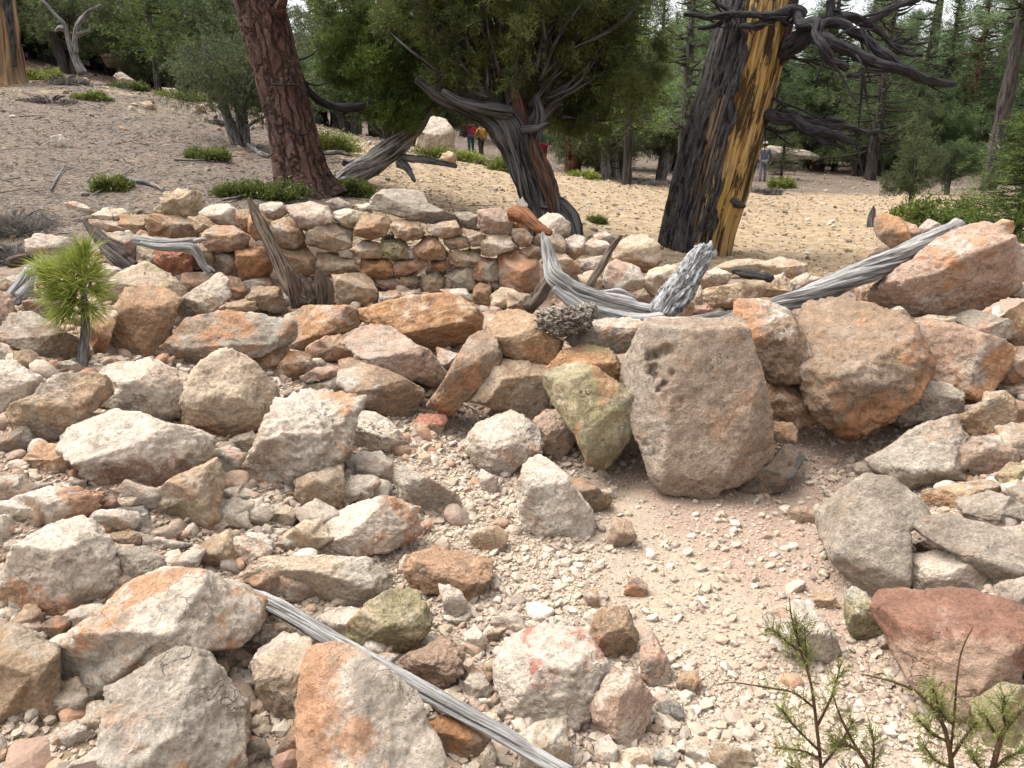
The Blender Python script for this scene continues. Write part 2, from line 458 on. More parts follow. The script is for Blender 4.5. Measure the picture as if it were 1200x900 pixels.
def ground_material():
    t = NT("sandy_slope_ground")
    co = t.n("TexCoord").outputs["Object"]
    m = t.n("SeparateXYZ", {0: t.attr("zone")})       # x litter, y dirt, z gravel
    wob = t.math('MULTIPLY', t.math('SUBTRACT', t.noise(co, 1.6, 6, 0.65), 0.5), 1.1)
    fine = t.noise(co, 60, 6, 0.7)
    mid = t.noise(co, 7, 6, 0.65)
    col = t.mix(t.step(mid, 0.38, 0.62), C(170, 146, 116), C(208, 184, 150))
    col = t.mix(t.math('MULTIPLY', t.step(t.noise(co, 1.1, 4), 0.55, 0.7), 0.5), col, C(168, 148, 122))
    dirt = t.mix(mid, C(194, 164, 143), C(220, 194, 173))
    col = t.mix(t.step(t.math('ADD', m.outputs[1], wob), 0.35, 0.65), col, dirt)
    grav = t.mix(mid, C(204, 181, 155), C(233, 214, 190))
    col = t.mix(t.step(t.math('ADD', m.outputs[2], wob), 0.35, 0.65), col, grav)
    lit = t.mix(t.step(t.noise(co, 26, 5, 0.7), 0.35, 0.65), C(98, 86, 76), C(160, 144, 129))
    lit = t.mix(t.math('MULTIPLY', t.step(t.noise(co, 2.6, 6, 0.7), 0.52, 0.62), 0.5), lit, C(176, 152, 128))
    col = t.mix(t.step(t.math('ADD', m.outputs[0], wob), 0.35, 0.65), col, lit)
    v = t.math('ADD', t.math('MULTIPLY', fine, 1.0), 0.5)
    cv = t.n("CombineColor", {0: v, 1: v, 2: v})
    col = t.mix(1.0, col, cv.outputs[0], 'MULTIPLY')
    h = t.math('ADD', fine, t.math('MULTIPLY', mid, 1.2))
    return t.finish(col, 0.95, h, 0.9, 0.02, 0.1)
def build_ground():
    ny, nx = XX.shape
    v = np.stack([XX.ravel(), YY.ravel(), ZZ.ravel()], -1)
    idx = np.arange(ny * nx).reshape(ny, nx)
    f = np.stack([idx[:-1, :-1].ravel(), idx[:-1, 1:].ravel(), idx[1:, 1:].ravel(), idx[1:, :-1].ravel()], -1)
    x, y = v[:, 0], v[:, 1]
    ss = lambda a, b, q: np.clip((q - a) / (b - a), 0, 1)
    litter = ss(6.3, 7.2, y) * ss(-.8, -2.4, x + (y - 8) * .22) * (1 - ss(20, 26, y)) * (0.55 + 0.45 * ss(16, 9, y))
    litter = np.maximum(litter, ss(23, 30, y) * 0.75)
    litter = np.maximum(litter, 0.6 * ss(4.2, 5.2, y) * ss(-2.8, -3.6, x))
    dirt = ss(.2, .7, x) * ss(4.2, 3.6, y)
    dirt = np.maximum(dirt, ss(6.4, 5.8, y) * ss(3.6, 4.3, y))
    dirt = np.maximum(dirt, 0.8 * ss(-.9, -1.6, x) * ss(6.4, 5.8, y))
    dirt = np.maximum(dirt, ss(5.2, 5.5, y) * ss(6.75, 6.5, y) * ss(-3.2, -2.8, x) * ss(3.4, 3.0, x))
    grav = ss(1.5, .9, np.abs(x - .1)) * ss(4.0, 3.3, y) * ss(.95, .5, x - (3.0 - y) * 0.35)
    me = mesh_np("ground", v, f, ground_material(), True, vattr={"zone": np.stack([litter, dirt, grav], -1)})
    struct("ground", me)
build_ground()
# ------------------------------------------------------------ stones
PAL = dict(w=(243, 225, 204), c=(234, 210, 181), t=(204, 175, 143), o=(205, 166, 132), p=(212, 181, 158), r=(166, 122, 102), g=(198, 183, 164),
           b=(176, 149, 124), y=(180, 166, 128), k=(124, 121, 116), R=(190, 126, 102), O=(212, 164, 122), m=(162, 145, 128), d=(206, 174, 150), B=(60, 56, 54), s=(186, 163, 142))
VIVID = dict(o=(214, 156, 112), r=(158, 108, 88), R=(190, 104, 80), O=(214, 152, 100), p=(224, 178, 152))
TILE = dict(A=(0, 200, 4), B=(300, 200, 4), C=(600, 200, 4), D=(900, 200, 4), E=(0, 375, 4), F=(300, 375, 4), G=(600, 375, 4), H=(900, 375, 4),
            I=(0, 600, 3), J=(400, 600, 3), K=(800, 600, 3), L=(0, 0, 3), M=(400, 0, 3), N=(800, 0, 3), X=(0, 0, 1))
def pts_of(tile, s):
    x0, y0, k = TILE[tile]
    return np.array([[x0 + float(a) / k, y0 + float(b) / k] for a, b in (q.split(",") for q in s.split())])
_ico = {}
def ico(n):
    if n not in _ico:
        bm = bmesh.new()
        bmesh.ops.create_icosphere(bm, subdivisions=n, radius=1)
        bm.verts.ensure_lookup_table()
        _ico[n] = (np.array([v.co[:] for v in bm.verts]), np.array([[v.index for v in f.verts] for f in bm.faces], dtype=np.int32))
        bm.free()
    return _ico[n]
def poly_radius(poly, n=240):
    """distance from the origin to the outline in n directions"""
    th = np.linspace(-math.pi, math.pi, n, endpoint=False)
    dx, dy = np.cos(th), np.sin(th)
    best = np.zeros(n)
    for i in range(len(poly)):
        a, b = poly[i], poly[(i + 1) % len(poly)]
        e = b - a
        den = dx * e[1] - dy * e[0]
        den = np.where(abs(den) < 1e-9, 1e-9, den)
        t = (a[0] * e[1] - a[1] * e[0]) / den
        s = (a[0] * dy - a[1] * dx) / den
        ok = (s >= -1e-6) & (s <= 1 + 1e-6) & (t > 0)
        best = np.where(ok, np.maximum(best, t), best)
    m = best[best > 0].min() if (best > 0).any() else 1
    best = np.where(best <= 0, m, best)
    k = np.exp(-np.linspace(-1.5, 1.5, 5) ** 2)
    k /= k.sum()
    ext = np.concatenate([best[-2:], best, best[:2]])
    return th, np.convolve(ext, k, 'valid')
def stone_geometry(poly, W, seed, lod, p=85.0, ridge=None, chips=10, rough=1.0, grow=1.075, basis=None, faces=None, pits=None):
    """poly: outline (u right, v up) in metres round the origin; W: half depth. Returns local (u, v, w), w towards the viewer.
    basis: the world directions of u, v, w, so that a stone gets a level top and an upright front."""
    rng = np.random.RandomState(seed)
    V, F = ico(lod)
    U0, V0 = np.abs(poly[:, 0]).max(), np.abs(poly[:, 1]).max()
    ext = np.array([U0, V0, W])
    d = V * ext
    d /= np.linalg.norm(d, axis=1)[:, None]
    th, rad = poly_radius(poly)
    ang = np.arctan2(d[:, 1], d[:, 0])
    Rt = np.interp(ang, np.append(th, math.pi), np.append(rad, rad[0]))
    acc = (np.hypot(d[:, 0], d[:, 1]) / (Rt * 1.02)) ** p
    planes = []
    def through(n, q):
        n = np.array(n, float)
        n = n / np.linalg.norm(n)
        h = float(n @ np.array(q))
        if h > 0.05 * ext.min(): planes.append((n, h))
    B = np.array(basis) if basis is not None else np.eye(3)
    rv = rng.uniform(-.15, .5) if ridge is None else ridge
    roll = rng.normal(0, .22)
    if faces is None:
        fr = B @ np.array([rng.normal(0, .22), -1, rng.uniform(-.30, .12)])        # upright front face
        tp = B @ np.array([rng.normal(0, .25), rng.uniform(-.35, .2), 1.0])        # level top
        if fr[2] < .3: fr[2] = .3
        tp[2] = max(tp[2], abs(tp[1]) * (1 - rv) * V0 / (1.5 * W), .12)
        fr[1] = max(fr[1], -fr[2] * 1.5 * W / ((1 + rv) * V0))
        for n in (fr, tp):
            n[:2] = n[0] * math.cos(roll) - n[1] * math.sin(roll), n[0] * math.sin(roll) + n[1] * math.cos(roll)
        through(fr, (0, rv * V0, W)); through(tp, (0, rv * V0, W))
        for sgn in (1, -1):                                                     # flanks
            q = rng.uniform(.25, .75)
            sl = rng.uniform(.6, 1.5)
            through((sgn * sl * W / U0, rng.normal(0, .25), 1), (sgn * q * U0, rv * V0 * .5, W * .95))
        through((rng.normal(0, .2), -1.2 * W / V0 * rng.uniform(.5, 1.2), 1), (0, -rng.uniform(.35, .7) * V0, W * .8))
        for k in range(3):                                                      # broken faces
            a = rng.uniform(0, 6.28)
            q = rng.uniform(.35, .7)
            sl = rng.uniform(.5, 1.4)
            through((math.cos(a) * sl * W / U0, math.sin(a) * sl * W / V0, 1), (math.cos(a) * U0 * q, math.sin(a) * V0 * q, W * rng.uniform(.62, .9)))
    else:
        for n, q in faces: through(n, np.array(q) * ext)
    through((rng.normal(0, .2), rng.normal(0, .2), -1), (0, 0, -W))
    for k in range(3):
        a = rng.uniform(0, 6.28)
        through((math.cos(a), math.sin(a), -1), (math.cos(a) * U0 * .6, math.sin(a) * V0 * .6, -W))
    def radius(acc, pl):
        s = acc.copy()
        for n, h in pl:
            s += (np.clip(d @ n, 0, None) / h) ** p
        return s
    s = radius(acc, planes)
    r = s ** (-1 / p)
    P = d * r[:, None]
    extra = []
    for k in range(chips):
        n = rng.normal(size=3) / ext * ext.mean()
        n[2] = abs(n[2]) * 1.1 if rng.rand() < .8 else n[2]
        n /= np.linalg.norm(n)
        side = math.hypot(n[0], n[1])
        lo = .82 if side < .8 else .90
        extra.append((n, (P @ n).max() * rng.uniform(lo, .96)))
    r = radius(s, extra) ** (-1 / p)
    P = d * r[:, None]
    # bring the outline back to the drawn one
    nb = 120
    b_ = ((ang + math.pi) / (2 * math.pi) * nb).astype(int) % nb
    sil = np.zeros(nb)
    np.maximum.at(sil, b_, np.hypot(P[:, 0], P[:, 1]))
    sil = np.where(sil <= 0, np.median(sil[sil > 0]), sil)
    tgt = np.interp((np.arange(nb) + .5) / nb * 2 * math.pi - math.pi, th, rad)
    ratio = np.clip(tgt / sil, .5, 1.8)
    ratio = np.convolve(np.concatenate([ratio[-1:], ratio, ratio[:1]]), [.2, .6, .2], 'valid')
    an = (np.arange(nb + 2) - .5) / nb * 2 * math.pi - math.pi
    f = np.interp(ang, an, np.concatenate([ratio[-1:], ratio, ratio[:1]])) * grow
    P[:, :2] *= f[:, None]
    size = (U0 * V0 * W) ** (1 / 3)
    o = rng.uniform(-50, 50, 3)
    # broken ledges: terraced noise gives flat chips with crisp steps
    t1 = fbm(P * (1.1 / size) + o, 3, .5) * 3.2
    k1 = np.floor(t1); f1 = t1 - k1
    nz = (k1 + np.clip((f1 - .5) / .16 + .5, 0, 1)) * .022
    t2 = fbm(P * (2.6 / size) + o + 31, 3, .5) * 3.0
    k2 = np.floor(t2); f2 = t2 - k2
    nz += (k2 + np.clip((f2 - .5) / .22 + .5, 0, 1)) * .009
    rid = np.abs(fbm(P * (1.6 / size) + o + 9, 4, .55))
    nz -= np.clip(.035 - rid, 0, .035) * .55
    sm = min(1, size / .12)
    nz += fbm(P * 17 + o, 4, .68) * .0085 / size * sm
    nz += fbm(P * 60 + o, 2, .65) * .0032 / size * sm
    P *= (1 + nz * rough)[:, None]
    for pu, pv, prad, pd in pits or ():
        wq = fbm(P * (1.1 / prad) + pu * 90, 2) * prad * .55
        q = np.exp(-(((P[:, 0] + wq - pu) ** 2 + (P[:, 1] + wq * .7 - pv) ** 2) / prad ** 2) ** 1.5) * (P[:, 2] > 0)
        P[:, 2] -= q * pd * 1.15
    return P, F
STONES = []
def stone(poly_px, col, stain_or_shade, label, name, group, Y=None, dy=None, w=None, st=.55, sd="", li=.45, cr=.35, p=85.0, ridge=None, chips=10, rough=1.0, seed=None, lod=None, mat=None, cat=None, up=0.0, parent=None, faces=None, pits=None):
    seed = seed if seed is not None else (len(STONES) * 37 + 11)
    rng = np.random.RandomState(seed + 5)
    lo, hi = poly_px.min(0), poly_px.max(0)
    c = (lo + hi) / 2 * .4 + poly_px.mean(0) * .6
    spx = hi - lo
    low = hi[1] - 0.10 * spx[1]
    tg = hit(c[0], low)
    tg += min(spx) * .5 * tg / FPX * .16 if dy is None else dy
    t = tg if Y is None else min(tg, Y / ray(c[0], c[1])[1])
    P0 = CAM + ray(*c) * t
    sc = t / FPX
    poly = (poly_px - c) * [sc, -sc]
    hw = min(spx) * .5 * sc
    W = (w if w else .8) * hw
    big = spx.max()
    if lod is None:
        lod = 6 if big > 62 else 5 if big > 20 else 4
    fw = CAM - P0
    fw /= np.linalg.norm(fw)
    r_ = np.cross(AX_U, fw); r_ /= np.linalg.norm(r_)
    u_ = np.cross(fw, r_)
    pl = [((a - c[0]) * sc, -(b - c[1]) * sc, q * sc, e * sc) for a, b, q, e in pits or ()]
    P, F = stone_geometry(poly, W, seed, lod, p, ridge, chips, rough, basis=(r_, u_, fw), faces=faces, pits=pl)
    wv = P[:, :1] * r_ + P[:, 1:2] * u_ + P[:, 2:] * fw
    o = link(name, mesh_np(name, wv, F, mat or M_ROCK), P0, parent)
    jit = rng.uniform(.92, 1.08)
    cc = C(*PAL[col]); ccs = C(*VIVID.get(stain_or_shade, PAL[stain_or_shade]))
    o.color = (*[x * jit for x in cc], 1)
    o["stain_or_shade"] = [float(x) for x in ccs]  # second colour: real stains, and the creamy white stone's painted shaded underside
    o["par"] = [float(st), float(li), float(cr)]
    dirs = dict(U=(0, 1), D=(0, -1), L=(-1, 0), R=(1, 0))
    q = np.zeros(3)
    for ch in sd:
        a, b = dirs[ch]
        q = q + (r_ * a / max(np.ptp(P[:, 0]) / 2, .01) + u_ * b / max(np.ptp(P[:, 1]) / 2, .01)) * .33
    o["stain_or_shade_dir"] = [float(x) for x in q]
    if label:
        tag(o, label, cat or ("boulder" if "boulder" in name else "stone"), group)
    STONES.append((o, P0, hw))
    return o
HERO = {
    "huge pitted brown slab propped upright, the largest stone of all": dict(lod=7, chips=5, rough=.6,
        faces=[((-.62, -.05, 1), (-.30, 0, 1)), ((.17, -.10, 1), (-.30, 0, 1)), ((-1, .1, .5), (-.86, 0, .4)), ((.2, -.75, 1), (0, -.72, .80)), ((.9, -.1, .6), (.86, 0, .5)), ((0, 1, .45), (0, .93, .6)), ((.5, -.9, .6), (.6, -.72, .6))],
        pits=[(766, 421, 6, 9), (776, 419, 6, 10), (768, 436, 7, 10), (772, 443, 4, 7), (785, 414, 6, 9), (781, 452, 3.4, 7), (775, 458, 3.2, 6), (790, 440, 3, 4), (800, 470, 3, 3), (760, 520, 4, 3), (772, 530, 4, 3)]),
    "big smooth bright orange slab lying flat below the wall": dict(chips=5, faces=[((-.05, .55, 1), (0, -.05, 1)), ((.25, -.95, .75), (0, -.30, .95)), ((.9, -.5, .6), (.72, -.1, .7)), ((-.8, .1, .6), (-.85, 0, .5))]),
    "large pale grey flat slab below the leaning post and stump": dict(chips=6, faces=[((-.06, .75, 1), (0, -.15, 1)), ((-.1, -.9, .8), (0, -.32, .95)), ((-.6, -.7, .6), (-.6, -.3, .7)), ((.8, -.2, .6), (.85, 0, .6))]),
    "olive yellow lichen-covered boulder leaning beside the huge slab": dict(chips=6, faces=[((.12, .30, 1), (-.1, .1, 1)), ((-.9, -.35, .6), (-.42, -.2, .85)), ((.7, -.7, .7), (.5, -.5, .72)), ((-.2, .9, .5), (-.2, .7, .7))]),
    "large speckled grey wedge with a tan underside below the silver stone": dict(chips=5, faces=[((-.1, .45, 1), (0, -.2, 1)), ((.1, -.95, .6), (.2, -.38, .9)), ((.8, 0, .6), (.8, 0, .6))]),
    "large faceted grey white boulder with an orange base at the bottom": dict(chips=6, faces=[((-.45, .25, 1), (.08, .1, 1)), ((.62, .15, 1), (.08, .1, 1)), ((.0, -.5, 1), (0, -.30, .92)), ((-.8, .8, .6), (-.5, .6, .6)), ((.7, .9, .6), (.4, .7, .6))]),
    "large orange block with a flat bright side below the pinkish capping boulder": dict(chips=5, faces=[((-.35, .12, 1), (.25, 0, 1)), ((.75, -.15, 1), (.25, 0, 1)), ((0, -1, .6), (0, -.8, .6))]),
    "big blocky tan grey boulder with a flat layered top below the sapling": dict(chips=6, faces=[((0, .8, 1), (0, .05, 1)), ((-.12, -.35, 1), (0, .05, 1)), ((.95, -.2, .8), (.42, 0, .9)), ((-.8, -.1, .5), (-.8, 0, .6))]),
    "tall pinkish orange boulder leaning over the grey beam": dict(chips=6, faces=[((-.45, .1, 1), (-.1, 0, 1)), ((.42, .12, 1), (-.1, 0, 1)), ((.3, .9, .6), (.2, .62, .7))]),
    "large red-topped boulder with a tapering pinkish face": dict(chips=6, faces=[((0, .9, 1), (0, .18, 1)), ((-.08, -.22, 1), (0, .18, 1)), ((-.9, -.35, .6), (-.72, 0, .65)), ((.75, -.55, .7), (.62, -.1, .75))]),
    "smooth large grey boulder at the edge of the dirt floor": dict(chips=3, p=16, faces=[((-.10, .12, 1), (-.1, 0, 1)), ((.45, .2, 1), (.25, .2, .96)), ((-.3, -.8, .8), (-.2, -.5, .85)), ((-.9, .2, .6), (-.75, 0, .6))]),
    "long smooth grey slab above the stone with the white patch": dict(chips=3, p=20, faces=[((.1, .45, 1), (0, 0, 1)), ((-.15, -.8, .8), (0, -.4, .9)), ((-.9, 0, .5), (-.85, 0, .5))]),
    "big cream boulder with a bright orange face and white cheek": dict(chips=6, faces=[((-.1, .5, 1), (-.05, -.05, 1)), ((-.15, -.8, .9), (-.05, -.12, 1)), ((.8, .1, .8), (.45, 0, .9))]),
}
def stones(text, name, group, **defaults):
    for line in text.strip().splitlines():
        f = [q.strip() for q in line.split("|")]
        if len(f) < 5: continue
        opts = dict(defaults)
        opts.update(HERO.get(f[4], {}))
        nm = name
        for kv in f[5].split() if len(f) > 5 else []:
            k, v = kv.split("=")
            if k in ("sd",): opts[k] = v
            elif k == "n": nm = v
            elif k in ("chips", "lod", "seed"): opts[k] = int(v)
            else: opts[k] = float(v)
        stone(pts_of(f[0], f[1]), f[2], f[3], f[4], nm, group, **opts)
# back wall, courses seen from the front
stones("""
B|25,165 70,150 120,150 150,190 90,230 30,215|p|w|flat pinkish white stone capping the back wall near the leaning post|Y=6.1
B|150,175 250,150 330,165 355,225 250,285 200,260 175,215|p|w|blocky pale pink stone on the back wall's top course below the red pine trunk|
B|80,250 155,220 200,260 235,330 215,355 110,360 60,310|o|t|tan orange five-sided wall stone just behind the leaning post|st=.5
B|240,300 330,245 400,250 455,275 440,350 370,375 250,350|t|g|broad tan oval wall stone under the pale pink top block|li=.7
B|335,150 390,130 460,165 440,185 370,200|g|m|small grey flat stone behind the wall top below the dead grey trunk|Y=6.2
B|365,200 430,180 500,195 495,235 440,270 375,240|c|p|rounded cream pink stone on the wall top beside the long grey capstone|Y=6.0
B|510,200 600,215 630,240 600,300 540,318 460,305 480,250|t|b|tan brown wedge stone under the grey capstone's thin end|
B|470,165 535,155 545,200 500,200|w|c|small white cream stone behind the wall touching the grey capstone|Y=6.25
B|550,140 600,100 700,90 780,105 800,150 930,200 940,230 800,240 640,205 560,190|g|m|long grey slab capstone lying across the top of the back wall|Y=6.05 w=1.3 ridge=-.3 n=boulder li=.6
B|630,260 680,230 750,240 785,285 770,315 700,325 640,295|t|w|rounded tan stone with pale lichen right under the grey capstone|
B|805,255 930,235 965,290 900,310 870,315 810,290|t|g|flat-topped tan grey wall stone below the grey capstone's thick end|
B|930,200 1000,195 1050,215 1045,275 960,270|m|g|shadowed grey stone wedged beside the grey capstone's end|Y=6.1
B|1050,190 1150,180 1200,230 1190,300 1080,290 1045,270|p|g|large pale pinkish grey stone atop the wall left of the orange root|Y=6.0
B|590,330 680,320 710,355 700,405 640,420 590,385|y|g|greenish grey cracked block in the wall's second course|cr=1
B|440,375 510,325 570,335 592,380 580,410 500,410|t|c|pointed tan stone in the wall left of the greenish grey block|
B|745,365 790,310 845,310 895,385 885,415 800,415 750,400|o|p|rounded orange tan stone in the middle of the wall's second course|
B|880,310 960,300 1010,330 1000,355 920,368 890,345|b|t|low brown stone resting above the grey tan lintel-like wall stone|
B|970,270 1040,290 1075,300 1060,355 1010,350|b|m|small tilted brown grey stone jammed between two wall courses|
B|1060,320 1130,305 1200,310 1200,370 1090,400 1060,390|c|t|cream angular stone in the wall beside the big pink orange block|
B|905,385 1050,365 1050,420 980,455 910,440|t|g|greyish tan wall stone with flat top and tapered underside|
B|125,365 230,355 275,410 270,480 200,485 140,430|t|o|tan stone with orange face right behind the stump splinters|
B|290,390 370,385 450,410 485,465 420,495 330,495 295,450|t|c|wide tan lichen-mottled wall stone beside the splintered stump|li=.8
B|495,420 620,415 645,470 600,505 500,505|O|o|squarish bright orange wall stone in the third course|
B|650,420 790,415 810,445 700,490 655,490|o|p|long orange pink wall stone tapering to one thin side|
B|820,425 900,420 915,450 880,470 820,460|r|o|small red brown stone pinched in a wall joint|
B|895,480 940,450 1015,460 1025,520 1000,565 930,550|g|t|rounded grey tan stone low in the wall above the big orange slab|
B|1020,455 1050,415 1135,410 1135,515 1060,525 1020,520|g|o|squarish grey stone with an orange side in the wall|sd=L st=.5
B|1140,380 1230,370 1320,420 1320,560 1240,575 1145,555|p|o|large upright pink orange block in the wall below the orange root|st=.5
B|370,500 500,480 545,520 575,590 560,640 480,650 385,630 375,570|t|b|biggest squarish tan block at the wall's foot beside the stump|Y=5.75
B|560,510 640,500 670,530 650,565 590,565|p|r|small pinkish stone low in the wall right of the squarish tan block|
B|680,505 740,485 765,520 745,560 700,550|b|y|small brown stone set deep in the wall's lower course|
B|780,505 850,475 890,500 865,560 810,580 775,560|t|g|grey tan rounded stone at the wall foot above the orange slab|
B|1020,555 1050,525 1100,540 1100,620 1060,640 1020,610|o|b|small orange brown upright stone at the wall foot|
B|1095,515 1130,512 1140,545 1110,560|w|g|tiny white grey stone chinked under the grey and orange block|
B|1105,590 1150,550 1200,555 1260,600 1240,645 1110,640|c|t|pale tan stone at the wall foot beside the orange topped block|Y=5.6
B|580,575 660,560 680,600 640,640 580,640|t|b|tan half-buried stone at the wall foot right of the squarish block|Y=5.7
B|670,570 760,560 790,590 690,610|b|t|flat brown stone peeping out behind the orange slab's upper edge|Y=5.7
B|860,560 980,555 1015,610 960,620|d|b|dusty brown flat stone between the wall foot and the orange slab|Y=5.6
B|-90,370 0,355 55,370 70,470 30,505 -70,510 -80,450|O|o|deep orange wall block behind the leaning post's middle|st=.5
B|-60,520 50,500 80,535 70,560 -50,580|p|o|low pinkish stone under the deep orange block behind the post|
B|-40,600 20,545 105,550 130,620 110,670 0,640|t|g|grey tan stone at the foot of the leaning post|Y=5.5
B|335,510 365,510 370,555 340,555|t|b|tiny tan chip beside the stump splinters|Y=5.7
B|-30,225 0,185 60,235 60,310 0,325 -30,290|o|O|narrow orange stone showing just left of the leaning post top|
B|372,365 440,360 480,385 450,410 400,405|w|t|sliver of pale stone between the tan oval and the wide lichen stone|
B|705,370 745,365 750,400 720,415|b|r|tiny dark brown chock stone beside the rounded orange tan stone|
B|805,460 890,465 895,490 800,490|b|m|thin brown filler stone beneath the small red brown one|Y=6.0
B|590,300 640,300 650,320 590,325|m|b|thin grey chock stone under the tan brown wedge|Y=6.05
""", "wall_stone", "stones of the dry stone back wall", Y=5.9, w=1.1)
# the wall's far end behind the pine sapling, and the stones slumped below it
stones("""
A|750,185 790,110 860,92 910,95 960,150 950,200 880,215 750,220|c|y|knobbly cream pitted stone, tallest on the wall's end by the litter slope|Y=6.2 li=1 rough=2
A|940,205 1000,165 1060,155 1110,185 1115,250 1040,255 960,230|w|t|white topped tan stone on the wall next to the knobbly cream one|Y=6.1
A|1110,190 1170,180 1185,290 1130,290 1110,250|o|t|upright orange tan stone left of the leaning post's tip|Y=6.1
A|890,225 960,215 1020,265 990,290 920,285|t|c|small flat tan stone under the white topped one|Y=5.95
A|960,300 1010,265 1090,260 1150,295 1150,345 1100,375 1000,385 970,345|o|p|round smooth orange stone in the wall above the bent grey branch|
A|675,250 720,215 850,205 910,230 925,300 800,310 680,305|o|b|wide flat orange brown stone behind the grey horizontal branch|Y=6.05
A|440,220 500,185 580,180 620,210 610,235 570,250|c|w|cream flat stone on the ground behind the dark leaning plank|Y=6.5
A|580,215 730,205 740,225 680,240 660,300 590,300 570,260|t|o|tan stone between the cream flat one and the wide orange brown one|Y=6.3
A|430,235 570,240 580,290 500,300 440,280|d|r|dusty reddish stone half buried behind the dark plank|Y=6.4
A|510,310 600,290 640,310 650,420 600,440 550,370|g|p|grey pinkish slab leaning behind the dark plank|Y=6.0
A|650,360 730,365 745,440 690,460 650,430|t|b|small tan stone beneath the grey horizontal branch's thick end|Y=5.85
A|740,375 890,385 885,470 850,525 790,500 745,440|R|o|rusty red orange rough stone under the grey horizontal branch|Y=5.8 rough=1.6
A|890,340 960,330 995,400 990,450 890,465|t|g|tan grey stone enclosed by the bend of the grey branch|Y=5.85
A|990,390 1110,380 1145,410 1130,490 1060,500 1000,460|b|t|rounded tan brown stone in the wall beside the bent branch tip|
A|490,640 505,560 570,490 680,430 780,480 850,560 830,610 600,640|c|y|large domed cream stone speckled with lichen above the sapling's stem|Y=5.2 li=1
A|500,790 600,570 700,540 770,555 830,610 800,650 780,780 770,850 640,880 560,860 510,830|o|b|large orange brown boulder standing right of the pine sapling|Y=4.75 n=boulder st=.6
A|780,740 850,610 950,530 1010,480 1055,510 1060,590 1000,650 880,730 800,790|t|c|long tan stone leaning diagonally beside the orange brown boulder|Y=5.0
A|1060,500 1120,510 1155,560 1140,610 1050,620 1030,590|b|o|brown stone tucked behind the tip of the diagonal tan stone|Y=5.6
A|860,490 950,475 1000,490 870,590 850,570|b|m|shaded brown stone above the long diagonal tan stone|Y=5.5
A|740,860 830,800 900,700 1060,665 1200,670 1330,700 1350,760 1340,800 1200,870 940,890 920,920 780,930 740,900|g|o|large pale grey flat slab below the leaning post and stump|Y=4.75 n=boulder ridge=-.35 li=.8 w=1.2
A|1000,670 1060,625 1180,610 1200,650 1100,670|t|c|low tan stone just behind the pale grey slab's back edge|Y=5.3
A|40,750 90,680 160,665 250,730 380,810 380,870 290,900 150,850 40,800|b|g|brown grey wedge boulder at the foot of the pine sapling|Y=4.4 n=boulder
A|420,690 470,665 545,660 510,780 490,890 410,890 420,770|o|w|narrow upright orange and white stone close behind the sapling's stem|Y=4.6
A|140,340 180,310 300,305 380,340 300,390 160,390|w|p|white flat stone behind the sapling's topmost needles|Y=5.7
A|490,440 560,460 580,510 540,540 490,520|w|g|whitish knobbly stone at the lower end of the dark plank|Y=5.4 li=.9
A|-20,560 50,590 60,650 60,720 -20,750|p|g|pale pink grey stone beside the splintered grey stub|Y=4.8
A|-10,530 60,490 120,490 90,560 30,570|t|c|pale tan stone behind the splintered grey stub|Y=5.1
A|320,160 350,150 390,155 440,190 420,200 330,180|w|p|thin white stone flush with the litter slope behind the sapling|Y=6.9
A|120,620 200,600 260,640 250,730 130,690|m|w|greyish stone in shade under the sapling's needles|Y=4.8
A|570,470 640,440 680,440 560,520|m|b|dark thin stone between the plank and the domed cream stone|Y=5.35
A|1050,630 1150,600 1190,640 1100,680|b|t|brown filler stone between the diagonal stone and the pale slab|Y=5.4
""", "wall_stone", "stones at the slumped end of the wall by the sapling", Y=5.9, w=1.0)
